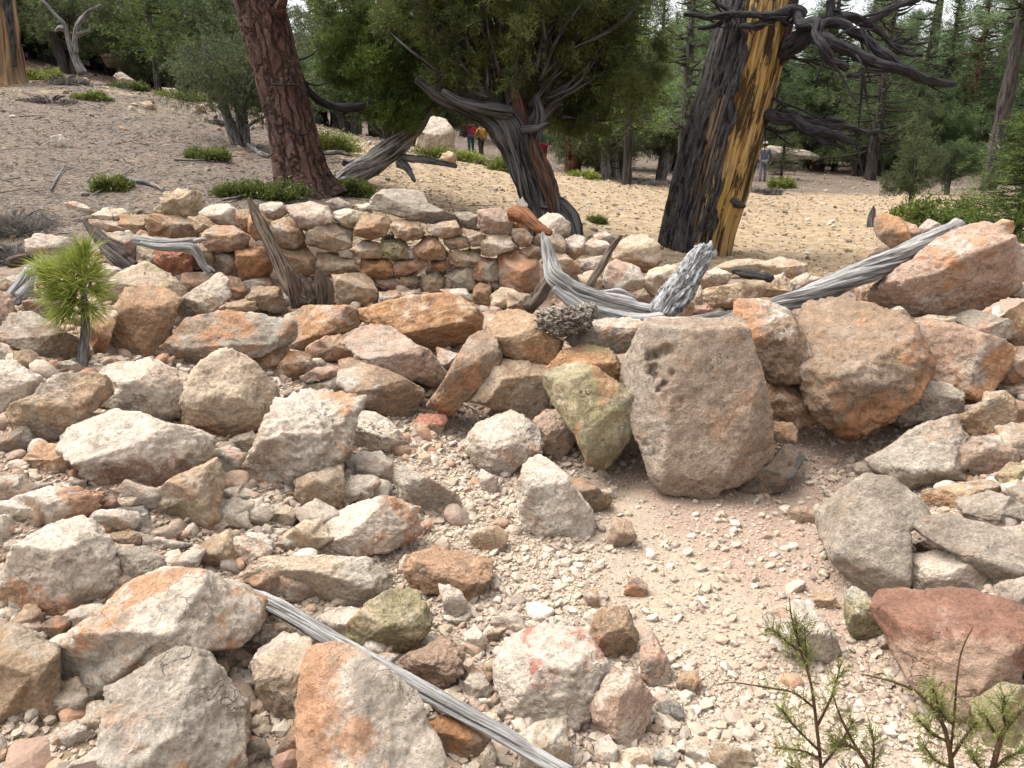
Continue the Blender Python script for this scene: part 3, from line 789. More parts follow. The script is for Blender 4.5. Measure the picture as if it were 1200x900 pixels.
# fallen slabs in front of the wall
stones("""
B|495,665 640,610 850,585 950,590 1010,630 1045,690 1040,750 960,800 880,840 830,850 720,790 640,740 500,715|O|c|big smooth bright orange slab lying flat below the wall|Y=4.85 w=1.1 ridge=-.4 n=boulder cr=.6 li=.1
B|145,680 250,640 400,640 490,660 480,720 390,770 340,770 240,830 160,860 150,760|O|d|orange sloping slab left of the bright one, in front of the stump|Y=5.0 w=1.1 ridge=-.3 n=boulder li=.2
B|230,840 330,775 430,780 420,830 460,875 300,895 250,885|o|d|low orange dusty slab between the sloping orange slab and the pinkish one|Y=4.6
B|410,805 520,730 640,740 740,815 800,840 880,940 885,985 840,1015 700,970 590,925 480,860|p|g|pinkish grey slab with one small pit, overlapped by the bright orange slab|Y=4.4 n=boulder ridge=.1
F|400,190 460,180 520,200 620,240 770,320 780,360 700,470 650,480 560,430 400,310|b|t|smooth tan brown slab tilted in front of the pinkish grey slab|n=boulder rough=.7 li=.2
F|0,190 60,120 130,105 155,150 80,240 0,250|o|b|layered brown orange stone by the pale grey slab's lower corner|Y=4.3
F|60,280 150,160 240,150 270,210 200,285 90,295|b|o|brown orange stone leaning over a dark gap beside the layered one|Y=4.25
F|215,265 290,225 400,215 400,270 290,280 230,300|b|p|thin brown slab end sticking out left of the tan brown slab|Y=4.15
F|800,395 880,290 980,120 1040,50 1130,110 1140,190 1090,290 1030,360 980,370 920,445|b|o|tan brown slab standing on edge, tilted like a blade|Y=4.05 n=boulder li=.3
F|1010,380 1060,310 1150,170 1200,200 1240,200 1360,220 1355,450 1280,470 1150,420|t|b|cracked tan block under the orange capped block|Y=4.0 n=boulder
C|-120,740 -60,665 40,655 110,690 150,760 230,790 200,880 160,925 60,905 -40,870|O|t|orange topped block below the shaggy burl|Y=4.15 n=boulder sd=U st=.45
F|1060,160 1110,150 1170,180 1140,240 1080,230|w|g|whitish grey fragment behind the blade-like slab's tip|Y=4.9
F|720,490 770,445 890,440 895,480 850,545 760,540 730,510|c|R|small chip with a rusty top at the foot of the blade-like slab|sd=U st=.5
F|850,130 950,160 960,200 900,250 850,220|d|p|dusty pinkish stone in the hollow behind the pinkish grey slab|Y=4.5
G|100,480 150,430 210,420 270,500 300,560 210,680 160,640 130,550|p|c|pinkish tan stone split in layers, left of the olive boulder's foot|
G|180,300 165,230 240,150 350,115 450,140 490,210 485,290 400,330|O|y|rounded orange stone behind the olive boulder|Y=3.95
G|160,320 175,260 320,205 400,240 560,370 590,410 580,490 480,640 450,685 350,640 300,520 200,400|y|c|olive yellow lichen-covered boulder leaning beside the huge slab|n=boulder Y=3.6 li=.8 rough=.8 ridge=.05
C|260,790 330,710 540,690 610,720 615,800 560,850 440,860 300,830|g|w|grey flat-faced stone with white top behind the olive boulder|Y=4.15 sd=U st=.62
G|535,180 600,110 640,20 800,15 1050,20 1080,120 1120,240 1170,400 1195,560 1190,660 1060,730 960,760 950,815 740,780 660,720 640,640 590,480 545,350 530,260|s|g|huge pitted brown slab propped upright, the largest stone of all|Y=3.5 n=boulder w=.7 sd=L st=.60 li=.8 ridge=.55 chips=8 cr=.7
G|950,830 1000,760 1190,680 1270,570 1360,640 1290,740 1260,800 1060,835|k|b|dark bluish grey flat stone at the foot of the huge slab|Y=3.45 w=1
G|640,20 700,-20 880,-10 1050,10 1040,40 660,50|w|g|pale ledge stone along the top of the huge slab beneath the log|Y=3.95 w=1.4
H|-150,-60 -120,-90 0,-85 100,-30 160,90 180,170 160,270 0,285 -60,180 -140,60|b|o|rough upright boulder with an orange flank right of the huge slab|Y=3.85 n=boulder sd=L st=.6 li=.8
H|0,300 150,250 180,290 240,430 200,480 120,490 50,450 -40,400 -40,330|o|w|orange and white stone supporting the rough upright boulder|Y=3.8
H|-40,480 0,475 110,485 130,530 120,580 0,560 -40,530|o|c|small blocky orange stone above the dark bluish flat stone|Y=3.6
H|150,30 200,-60 350,-110 480,-60 600,-20 680,120 690,240 640,330 580,400 540,460 420,520 340,525 260,440 200,380 180,250 175,130|b|o|big rounded boulder with pink orange crust, overhanging a dark hollow|Y=3.75 n=boulder w=1 sd=RD st=.72 li=1 rough=1.5
D|510,680 620,635 660,700 685,750 640,790 560,760|c|w|cream stone wedged behind the big rounded boulder's shoulder|Y=4.2
H|640,110 700,100 725,180 715,270 680,305 640,300|t|y|thin tan stone between the rounded boulder and the orange block|Y=4.0
""", "fallen_stone", "slabs and boulders fallen in front of the wall", w=.9)
# right hand stack; shade is painted on the creamy white stone's underside
stones("""
H|690,20 800,0 940,60 1050,110 1100,150 1080,220 1020,310 1000,390 880,450 870,310 740,250 720,180|d|O|large orange block with a flat bright side below the pinkish capping boulder|Y=4.05 n=boulder sd=RD st=.62 w=1
D|505,570 560,510 700,410 830,310 950,280 1040,300 1130,400 1130,560 1000,640 860,680 640,660 520,610|p|o|great pinkish boulder capping the stack under the twisted log's high end|Y=4.35 n=boulder w=.9 rough=1.6 st=.62 ridge=.2
D|700,690 760,675 860,690 865,725 800,740 720,715|c|t|small flat tan stone pinned under the great pinkish boulder|Y=4.15
D|875,680 970,655 1100,700 1140,760 1060,815 1000,770 930,740|g|p|grey pitted flat stone pinned under the great boulder's near edge|Y=4.1 li=.8
D|915,770 950,755 1030,800 1020,825 960,830|g|b|small grey stone hanging below the grey pitted flat stone|Y=4.1
D|1110,690 1200,620 1300,640 1300,800 1190,830 1120,780|o|t|orange stone at the picture's edge beside the grey pitted flat stone|Y=4.2
D|1115,480 1200,520 1230,600 1140,590 1110,540|g|w|grey slab edge beside the great pinkish boulder|Y=4.4
D|1130,410 1200,430 1240,500 1120,490|y|g|greenish grey stone between the red orange one and the grey slab edge|Y=4.6
D|1100,330 1200,350 1250,430 1130,410 1110,380|R|o|red orange stone behind the great pinkish boulder|Y=4.8
D|940,280 1040,260 1090,235 1135,250 1120,320 1040,300|O|c|jagged orange cream stone topping the stack by the bushy pine|Y=4.9
H|1040,290 1100,170 1130,120 1250,150 1250,320 1150,300 1060,300|d|o|tan pink block at the edge right of the large orange block|Y=4.15
H|595,390 640,340 720,295 790,290 850,310 875,350 875,445 760,460 640,500 600,460 620,410|g|w|rounded silver grey stone nestled between the big boulder and the grey wedge|Y=3.65 li=.8
H|495,660 600,590 700,510 850,450 870,530 910,680 890,760 800,790 680,815 600,740 520,700|g|t|large speckled grey wedge with a tan underside below the silver stone|n=boulder sd=D st=.74 li=.9
H|870,460 1000,410 1010,350 1090,340 1130,380 1130,530 950,560|t|g|squarish tan stone with lichen below the large orange block|Y=3.85 li=.8
H|870,530 900,510 940,545 930,580 900,610 885,590|g|b|small grey stone beside the large grey wedge's upper corner|Y=3.75
H|900,620 980,560 1080,545 1140,600 1140,680 1070,750 980,730 910,700|p|m|pinkish stone peppered with dark spots right of the grey wedge|Y=3.75 li=1
H|1040,300 1200,330 1220,370 1120,380|b|m|shaded brown stone under the tan pink block|Y=4.1
H|1130,370 1240,400 1240,520 1140,520|o|b|orange brown stone at the edge beside the squarish tan stone|Y=4.0
H|1140,540 1240,530 1240,590 1140,585|t|c|thin tan slab at the edge under the orange brown stone|Y=3.9
H|1080,740 1140,670 1240,680 1240,790 1110,770|y|t|olive tan stone at the edge right of the spotted pink stone|Y=3.65
H|1140,800 1200,770 1260,770 1260,900 1170,890|g|b|grey stone at the edge above the large grey slab|Y=3.4
H|760,820 860,790 1000,750 1060,760 1140,840 1180,900 1090,930 900,935 740,890|t|g|broad flat tan grey stone under the grey wedge and the spotted one|sd=R st=.5 dy=.12
H|690,830 740,820 755,870 730,890 700,880|g|m|tiny grey stone at the lower tip of the grey wedge|
H|1150,590 1240,590 1240,670 1140,660|d|b|dusty tan stone filling the edge beneath the thin tan slab|Y=3.9
X|963,605 985,585 1015,562 1045,567 1075,592 1080,612 1058,618 1060,645 1057,690 1040,702 1010,692 985,662 968,635|g|m|smooth large grey boulder at the edge of the dirt floor|n=boulder rough=.6 p=30 ridge=.2
K|820,60 880,30 950,20 1080,50 1180,90 1230,120 1230,180 1110,270 1060,210 960,150 880,110|g|m|long smooth grey slab above the stone with the white patch|n=boulder rough=.6
K|820,170 900,145 960,155 1060,215 1110,280 1100,310 1000,300 850,300 815,230|g|w|grey stone with a bright white patch on one end|sd=LU st=.58 rough=.7
K|725,330 800,310 1000,285 1120,310 1190,400 1205,470 1130,520 1120,580 1040,690 960,710 870,650 790,550 760,490 720,420|d|r|large red-topped boulder with a tapering pinkish face|n=boulder sd=U st=.52 rough=.7 w=.9 cr=.6
K|290,390 350,350 420,320 490,370 550,480 540,560 480,550 400,500|w|m|creamy white stone lying alone on gravel behind the green sprig|sd=D st=.72
K|580,300 610,270 650,300 700,400 710,440 640,480 600,440 580,370|y|c|narrow buff stone standing between the white stone and the red-topped boulder|
K|1110,270 1200,230 1240,260 1240,390 1150,350|g|m|plain grey stone at the edge above the red-topped boulder|
K|460,290 520,280 550,330 510,345 470,325|t|c|small flat buff stone behind the narrow buff one|
K|1130,560 1180,500 1240,520 1240,610 1150,605|k|m|dark rounded stone in the shade beside the red-topped boulder|
K|1040,700 1130,610 1240,615 1240,840 1080,830|y|m|smooth olive grey boulder under the corner sprig|n=boulder rough=.6 li=.1
K|690,450 720,430 750,480 740,497 700,482|b|r|small brown stone touching the red-topped boulder's flank|
K|0,570 50,555 65,590 30,630 -15,640 -20,600|t|m|tan stone half sunk in gravel left of the green sprig|
K|10,820 60,800 110,840 100,875 20,890|w|c|bright white cobble at the bottom of the gravel|
X|1128,590 1160,578 1200,590 1215,612 1180,622 1140,612|g|m|flat grey stone between the broad flat tan stone and the long smooth grey slab|
X|1075,640 1092,632 1108,642 1100,654 1080,654|p|m|small pinkish stone wedged behind the white-patched grey stone|
X|1180,625 1215,615 1230,660 1200,668|t|g|tan stone end at the edge above the plain grey stone|
X|1172,500 1215,495 1220,540 1180,545|t|b|tan stone at the edge beside the pinkish spotted stone|Y=3.8
X|1120,480 1150,472 1175,485 1160,500 1128,498|b|t|brown stone shelf under the squarish lichened tan stone|Y=3.9
X|925,600 945,592 960,604 950,615 930,614|d|t|dusty pink stone against the smooth large grey boulder|
X|1000,545 1020,538 1030,552 1012,560|c|t|small cream stone above the smooth large grey boulder|
X|1180,730 1215,715 1225,760 1190,765|b|m|brown stone at the edge beside the dark rounded one|
X|700,575 716,572 720,584 706,588|c|w|small cream stone near the brown slab chip|
X|845,500 870,505 880,530 860,540|r|b|shaded reddish stone tucked under the huge slab's flank|Y=3.7
""", "fallen_stone", "stones stacked along the shelter's edge", w=.95)
# far side of the ring behind the forked log
stones("""
C|115,240 170,205 220,210 265,250 270,310 210,320 130,280|w|g|round pale grey stone in front of the juniper's root|Y=6.3
C|0,205 40,180 85,205 100,255 60,270 0,265|O|o|orange blocky stone joined to the orange root|Y=6.1
C|0,285 60,270 90,310 80,350 30,355 0,330|o|w|small orange and white stone under the orange root|Y=6.0
C|90,340 130,295 200,280 250,330 245,385 150,370|t|c|tan stone behind the forked log's pointed arm|Y=6.1
C|35,380 80,350 130,360 140,400 110,430 50,410|b|p|brown pitted stone above the large pink orange block|Y=5.95 li=.8
C|255,320 300,300 340,320 330,390 280,420 250,390|w|o|white stone with an orange base near the juniper root's end|Y=6.2 sd=D st=.58
C|320,350 380,320 440,335 470,370 420,395 330,390|w|c|low white stone behind the slender leaning stick|Y=6.2
C|385,300 440,285 485,320 470,350 400,330|t|y|tan stone at the back, left of the big orange bottomed stone|Y=6.4
C|145,410 240,390 320,450 310,480 230,480 160,470|c|p|cream pink stone seen through the forked log's angle|Y=6.0
C|320,420 420,400 440,440 400,490 330,465|w|g|white angular stone crossed by the slender stick|Y=6.05
C|310,490 380,470 420,520 410,575 340,565|c|t|cream tan stone right behind the forked log's middle|Y=5.8
C|430,540 440,460 490,420 590,460 615,510 600,555 480,565|w|p|white pink block right of the slender stick|Y=5.85
C|475,410 500,340 560,310 630,310 680,350 690,430 620,475 560,440|c|O|large cream stone with an orange underside, on the white pink block|Y=6.1 sd=D st=.56
C|620,530 650,470 730,445 790,480 770,520 740,570 690,600 640,560|c|w|rounded cream boulder left of the log's shaggy branch|Y=5.8
C|750,440 800,430 860,470 800,495|c|t|small cream stone at the foot of the burnt pine|Y=6.2
C|885,520 900,480 960,460 1020,490 1000,530 900,550|w|c|cracked white cream stone behind the long tan slab|Y=6.0
C|890,590 920,545 1050,530 1150,510 1250,505 1300,560 1240,590 1070,600 1040,640 900,635|t|c|long tan slab lying level right of the shaggy log branch|Y=5.6 w=1.2
C|945,450 1010,425 1100,415 1190,430 1170,470 1060,480 1010,480|c|p|flat pale pink stone at the back near the charred sliver|Y=6.4
D|-20,430 60,405 170,440 175,480 100,500 0,480|c|o|cream orange stone along the back beside the dry slope|Y=6.2
D|100,520 180,480 230,510 240,555 120,570|w|o|white stone with an orange spot where the twisted log comes to rest|Y=5.7
D|-60,500 70,495 125,560 40,590 -50,580|w|c|white flat stone behind the low end of the twisted log|Y=5.7
D|515,220 555,200 620,235 640,270 655,330 610,370 570,385 530,330 510,270|O|m|pointed orange stone with a grey crown behind the twisted log|Y=6.2 sd=DL st=.5 li=.6
D|630,230 690,260 720,310 660,345 640,300|d|p|smooth pinkish stone right of the pointed orange one|Y=6.3
D|710,270 750,225 800,260 760,310 720,310|p|g|pinkish grey pointed stone above the twisted log|Y=6.5
D|440,385 510,320 560,380 520,410 450,425|t|m|tan stone in front of the pointed orange one|Y=5.9
D|415,540 520,510 520,630 480,660 420,600|o|d|orange stone in the shade under the twisted log|Y=4.9
C|770,610 810,590 850,620 840,680 780,690|t|b|round tan stone beneath the shaggy log branch|Y=5.2
C|850,560 885,540 895,620 860,630|b|t|small upright brown stone left of the long tan slab|Y=5.5
C|560,575 620,555 650,600 580,605|b|t|brown flat stone under the forked log's middle|Y=5.4
C|385,655 450,650 490,690 400,720|t|p|tan stone in shade below the forked log|Y=4.9
C|-20,570 120,585 110,650 -20,645|m|t|grey tan stone in the hollow behind the orange topped block|Y=5.3
C|840,640 920,630 940,680 860,690|R|b|red brown stone under the long tan slab|Y=5.3
""", "wall_stone", "stones on the ring's far side behind the logs", w=1.0)
# rubble apron, left
stones("""
E|-30,200 80,200 150,290 175,330 100,400 60,470 -30,490|w|o|white topped boulder with orange underside beyond the grey twig clump|n=boulder sd=D st=.62
E|80,150 150,145 215,210 200,240 130,265 90,210|t|g|round tan grey stone below the brown grey wedge boulder|
E|-20,90 60,150 90,200 -20,195|w|g|white stone sloping down at the edge below the pale pink grey one|
E|255,260 280,200 330,185 365,210 380,255|c|g|small cream stone against the sapling stem's base|
E|80,430 110,390 190,350 260,270 400,255 475,290 490,350 400,440 370,520 310,575 160,580 120,520|t|g|big blocky tan grey boulder with a flat layered top below the sapling|n=boulder ridge=.2 li=.3
E|465,260 560,205 700,185 740,215 840,250 920,300 900,440 800,460 740,480 680,430 590,420 510,400 480,310|w|p|big white stone with a pink lower edge joined to the orange-faced boulder|n=boulder sd=D st=.72 li=.3
E|890,480 900,300 960,210 1060,150 1150,175 1280,320 1290,400 1250,470 1000,590 960,550|c|O|big cream boulder with a bright orange face and white cheek|n=boulder sd=D st=.60 li=.3
E|330,580 390,500 480,450 560,405 590,430 660,440 720,480 870,510 960,560 1000,640 870,700 780,740 700,800 520,800 470,740 420,680 350,620|w|r|large white boulder with a big brick red patch|n=boulder sd=D st=.64 li=.3
E|690,860 740,800 830,740 990,665 1025,740 1020,860 1010,960 900,990 780,960 700,920|t|y|buff wedge-shaped block beneath the red-patched boulder|n=boulder li=.2
E|130,650 190,570 280,590 350,650 330,710 250,730 150,700|o|d|dusty orange stone left of the red-patched boulder|
E|-20,740 90,735 130,780 100,840 -20,880|w|p|pinkish white stone near the blackened lichen stone|
E|-30,860 120,820 210,790 330,800 430,830 420,890 380,930 200,1010 90,1000 -30,960|w|o|white stone blotched with black lichen and an orange end|sd=R st=.66 li=1
E|1000,620 1080,590 1150,650 1120,730 1050,750 1010,710|g|p|rounded grey pink stone behind the tip of the buff wedge|
E|1080,560 1180,520 1230,580 1180,640 1100,620|g|t|grey stone under the orange-faced boulder's corner|
E|1010,880 1040,800 1120,780 1190,850 1130,890|g|m|angular grey stone right of the buff wedge|
F|-90,720 0,630 60,520 80,390 150,350 240,345 340,350 450,355 480,400 450,470 430,560 390,680 300,720 190,740 180,800 100,840 -20,830 -80,770|w|o|large craggy white boulder dappled with pink orange crust|n=boulder rough=2.0 st=.55 li=.6 dy=.1
F|190,750 260,725 400,680 405,850 330,890 240,905 200,830|t|w|upright tan block under the craggy pink white boulder|
F|430,480 480,430 560,440 640,490 690,550 680,610 640,635 600,610 530,610 430,590|w|c|white stone split by a crack right of the craggy boulder|cr=1
F|430,660 500,620 580,620 640,680 635,740 590,780 480,770 440,720|w|g|white bluish stone below the split white one|
F|420,800 450,760 500,745 550,790 540,850 480,875 430,850|w|c|small ball-like white stone below the white bluish one|p=9 chips=4
F|650,720 670,680 760,720 940,820 960,900 860,930 770,900 690,840|g|c|pale grey buff stone right of the ball-like white stone|
F|215,330 280,285 390,270 410,330 440,350 300,370 250,345|c|w|crumbly cream stone above the craggy boulder|rough=2
X|362,635 370,605 420,592 450,583 487,597 488,625 470,640 400,655 370,650|w|o|long cream boulder with an orange end in the middle of the rubble|n=boulder sd=R st=.7
F|980,590 1050,480 1180,430 1230,440 1320,510 1340,590 1260,650 1200,700 1140,750 1060,690|w|g|big pale grey white stone above the pink chip, alone on the gravel|n=boulder li=.4
F|1040,740 1060,705 1130,740 1125,800 1080,825|p|w|small pink chip under the big pale grey white stone|
G|40,760 60,680 120,630 170,650 250,740 370,890 360,1000 340,1060 240,1050 60,970 35,870|w|t|upright white tan block with a rusty smudge in the gravel's middle|n=boulder st=.62 li=.3
G|240,740 330,740 440,820 460,850 400,920 340,870|b|o|brown slab chip leaning behind the upright white tan block|
I|-20,240 60,170 80,120 200,40 270,20 330,60 350,100 385,160 380,270 340,320 270,370 190,360 140,320 20,290|w|o|large white boulder with a pinkish orange lower half|n=boulder sd=D st=.62 li=.2
I|380,140 430,125 520,140 560,180 575,230 520,250 430,290 390,220|g|w|white grey stone right of the white boulder with the pinkish half|
I|350,80 450,65 490,90 480,125 380,130|t|g|thin tan stone above the white grey one|
X|115,614 130,598 165,596 174,616 163,628 128,624|k|g|dark grey stone between the tan stones under the buff wedge|
I|215,600 240,560 250,480 300,390 400,320 480,250 580,225 720,250 840,300 895,360 890,440 850,490 780,520 700,510 600,510 520,520 440,580 380,650 270,685|w|O|long bent cream boulder with orange streaks, bridging the lower rubble|n=boulder w=1.0 st=.53 li=.1 chips=7 ridge=.15
I|420,600 490,570 560,530 640,515 720,530 790,640 840,700 855,780 840,900 780,990 560,990 440,860 400,780 410,720|g|O|large faceted grey white boulder with an orange base at the bottom|n=boulder sd=D st=.70 li=.1 cr=.8
I|890,540 920,470 1000,440 1090,470 1100,520 1080,580 1080,640 1090,700 1010,750 950,740 940,680|c|w|blocky cream stone below the grey beam's upper end|
I|-30,380 80,400 140,460 190,500 190,600 230,640 200,690 100,740 -30,760|t|g|large grey buff boulder at the bottom edge beside the bent one|n=boulder rough=.8
I|140,390 200,370 260,380 250,420 200,450|b|o|brown stone in the shade behind the bent boulder|
I|250,880 340,830 420,830 440,900 430,960 250,960|w|c|white stone poking up at the bottom beside the faceted boulder|
I|690,170 720,110 790,70 830,80 830,200 700,210|t|c|tan stone left of the pinkish white angular one|
I|820,200 830,90 900,85 960,110 950,150 880,210|w|p|pinkish white angular stone above the long cream tan stone|
I|955,120 1010,90 1060,110 1045,142 960,147|g|b|small shaded grey stone beside the pinkish white angular one|
I|710,50 780,20 800,50 740,75|c|w|small cream stone below the buff wedge|
I|800,520 870,450 920,400 980,410 1010,440 920,500 870,535|b|m|brown stone in the shade behind the grey beam's end|
I|980,830 1050,750 1110,730 1130,830 1140,930 980,930|b|o|tan brown stone under the tall orange sided boulder|
I|850,820 930,800 940,850 880,890|g|w|white grey stone below the blocky cream one|
I|870,745 900,715 940,730 945,770 880,772|c|w|small cream cobble under the blocky cream stone|
J|-310,260 -290,190 -240,150 -90,160 60,175 175,232 160,278 45,335 -90,330 -210,305|c|g|long cream tan boulder above the grey beam|n=boulder li=.3
J|225,200 250,150 330,130 440,150 530,170 520,230 460,310 400,315 370,290 260,270|o|B|orange stone with a blackened end lying on the gravel|sd=R st=.80 n=fallen_stone
J|30,400 90,330 180,280 260,290 310,370 300,420 220,500 160,520 60,470 20,450|y|c|round buff olive boulder touching the grey beam|n=boulder li=.3
J|60,460 100,435 150,450 165,500 150,530 90,520|w|g|small white cobble lodged against the grey beam|p=9
J|180,540 300,480 350,450 430,490 410,580 360,630 260,590|d|b|crumbly brown pink stone below the round buff olive boulder|rough=1.8
J|430,600 450,575 500,570 535,630 510,670 440,660|g|w|blue grey cobble left of the red-flecked boulder|
J|495,540 550,520 555,580 510,580|t|y|small tan stone above the blue grey cobble|
J|550,560 580,460 660,430 760,405 850,430 940,560 950,620 880,700 800,740 640,755 590,690 555,620|w|R|big white boulder flecked with rust red lichen|n=boulder st=.555 li=.2 p=40
J|870,440 910,360 1000,335 1040,430 1030,490 960,530 890,490|t|g|grey tan stone behind the red-flecked boulder's shoulder|
J|1050,450 1090,430 1150,520 1155,590 1130,635 1060,580|g|p|narrow smooth grey stone leaning in the gravel|
J|880,700 950,560 1040,590 1100,660 1060,760 1000,830 930,800|p|w|pale pinkish slab leaning on the red-flecked boulder|n=boulder
J|630,790 680,760 790,740 800,900 780,950 640,950|t|m|streaked tan grey stone below the red-flecked boulder|
X|357,800 365,768 400,762 440,790 480,820 505,870 520,940 380,950 362,880 356,830|w|o|tall pinkish orange boulder leaning over the grey beam|n=boulder sd=L st=.50
J|300,740 350,725 420,745 520,800 510,850 450,880 330,850 310,800|b|O|brown stone pinned beneath the middle of the grey beam|
J|455,680 510,675 525,710 470,722|p|o|tiny pink cobble below the blue grey one|
J|520,700 560,675 580,720 540,750|g|m|tiny grey cobble beside the tiny pink one|
J|540,765 580,740 600,780 560,785|w|g|small white cobble touching the lower edge of the grey beam|
J|480,870 520,815 545,850 530,930 490,930|c|w|cream cobble under the beam near the bottom|
J|890,820 940,795 970,830 960,910 900,900|w|p|white cobble below the pale pinkish slab|
J|970,850 1050,830 1090,860 1080,910 980,910|c|g|cream grey cobble at the bottom below the pale pinkish slab|
J|1110,680 1170,665 1200,690 1200,740 1130,740|g|k|smooth grey cobble right of the pale pinkish slab|
J|1060,760 1110,745 1140,770 1080,790|b|p|flat brown cobble touching the pale pinkish slab|
J|1100,840 1150,830 1180,870 1160,910 1100,900|k|g|dark grey cobble at the bottom of the gravel|
J|430,430 470,400 510,450 490,500 440,480|w|c|pale cobble behind the red-flecked boulder's upper edge|
X|372,745 380,720 400,712 422,718 415,740 398,755|w|g|white grey stone between the grey beam and the long cream tan boulder|
J|-40,720 300,860 330,950 -40,950|b|d|buried brown stone under the tall orange boulder at the bottom|dy=.25
E|560,830 660,800 690,850 640,900 570,890|c|p|small cream pink stone left of the buff wedge|
E|430,870 520,840 570,890 520,930 440,920|d|r|dusty reddish stone right of the black lichen stone|
E|700,985 790,965 850,1000 800,1040 720,1030|c|t|cream stone directly below the buff wedge's corner|
F|-60,870 20,850 60,890 30,930 -50,920|g|w|grey white stone between the buff wedge and the tan block|
F|60,900 140,870 200,910 170,960 80,960|c|p|cream stone left of the long cream boulder|
F|560,945 620,925 680,960 640,1000 570,990|t|w|tan stone right of the long cream boulder's orange end|
E|230,480 330,470 340,560 250,580|m|k|dark shaded stone between the blocky boulder and the red-patched one|dy=.2
E|0,560 110,500 150,560 120,640 10,640|m|k|dark grey stone among the grey twig clump|
""", "fallen_stone", "rubble stones spilled in front of the shelter", w=.9)
# loose cobbles nobody could tell apart
def scatter_cobbles():
    rng = np.random.RandomState(5)
    spots = []
    n = 0
    while n < 96:
        px, py = rng.uniform(20, 1000), rng.uniform(560, 895)
        if px > 420 and py < 700 and rng.rand() < .75: continue
        if px > 830 and py < 820: continue
        P = ground(px, py)
        r = 9 + 15 * rng.rand() ** 2 if n < 46 else rng.uniform(14, 27)
        if n >= 46 and (px > 470 or py > 860): continue
        if any(np.linalg.norm(P[:2] - Q[:2]) < hw * .80 for o, Q, hw in STONES): continue
        a = np.sort(rng.uniform(0, 6.28, 7))
        poly = np.stack([px + r * np.cos(a) * 1.2, py + r * np.sin(a) * .85], -1)
        stone(poly, rng.choice(list("wwccgtp")), rng.choice(list("wctgo")), "small pale limestone cobble lying loose among the rubble", "cobble", "loose cobbles among the rubble", dy=.0, w=.9, lod=4, cat="stone")
        n += 1
scatter_cobbles()
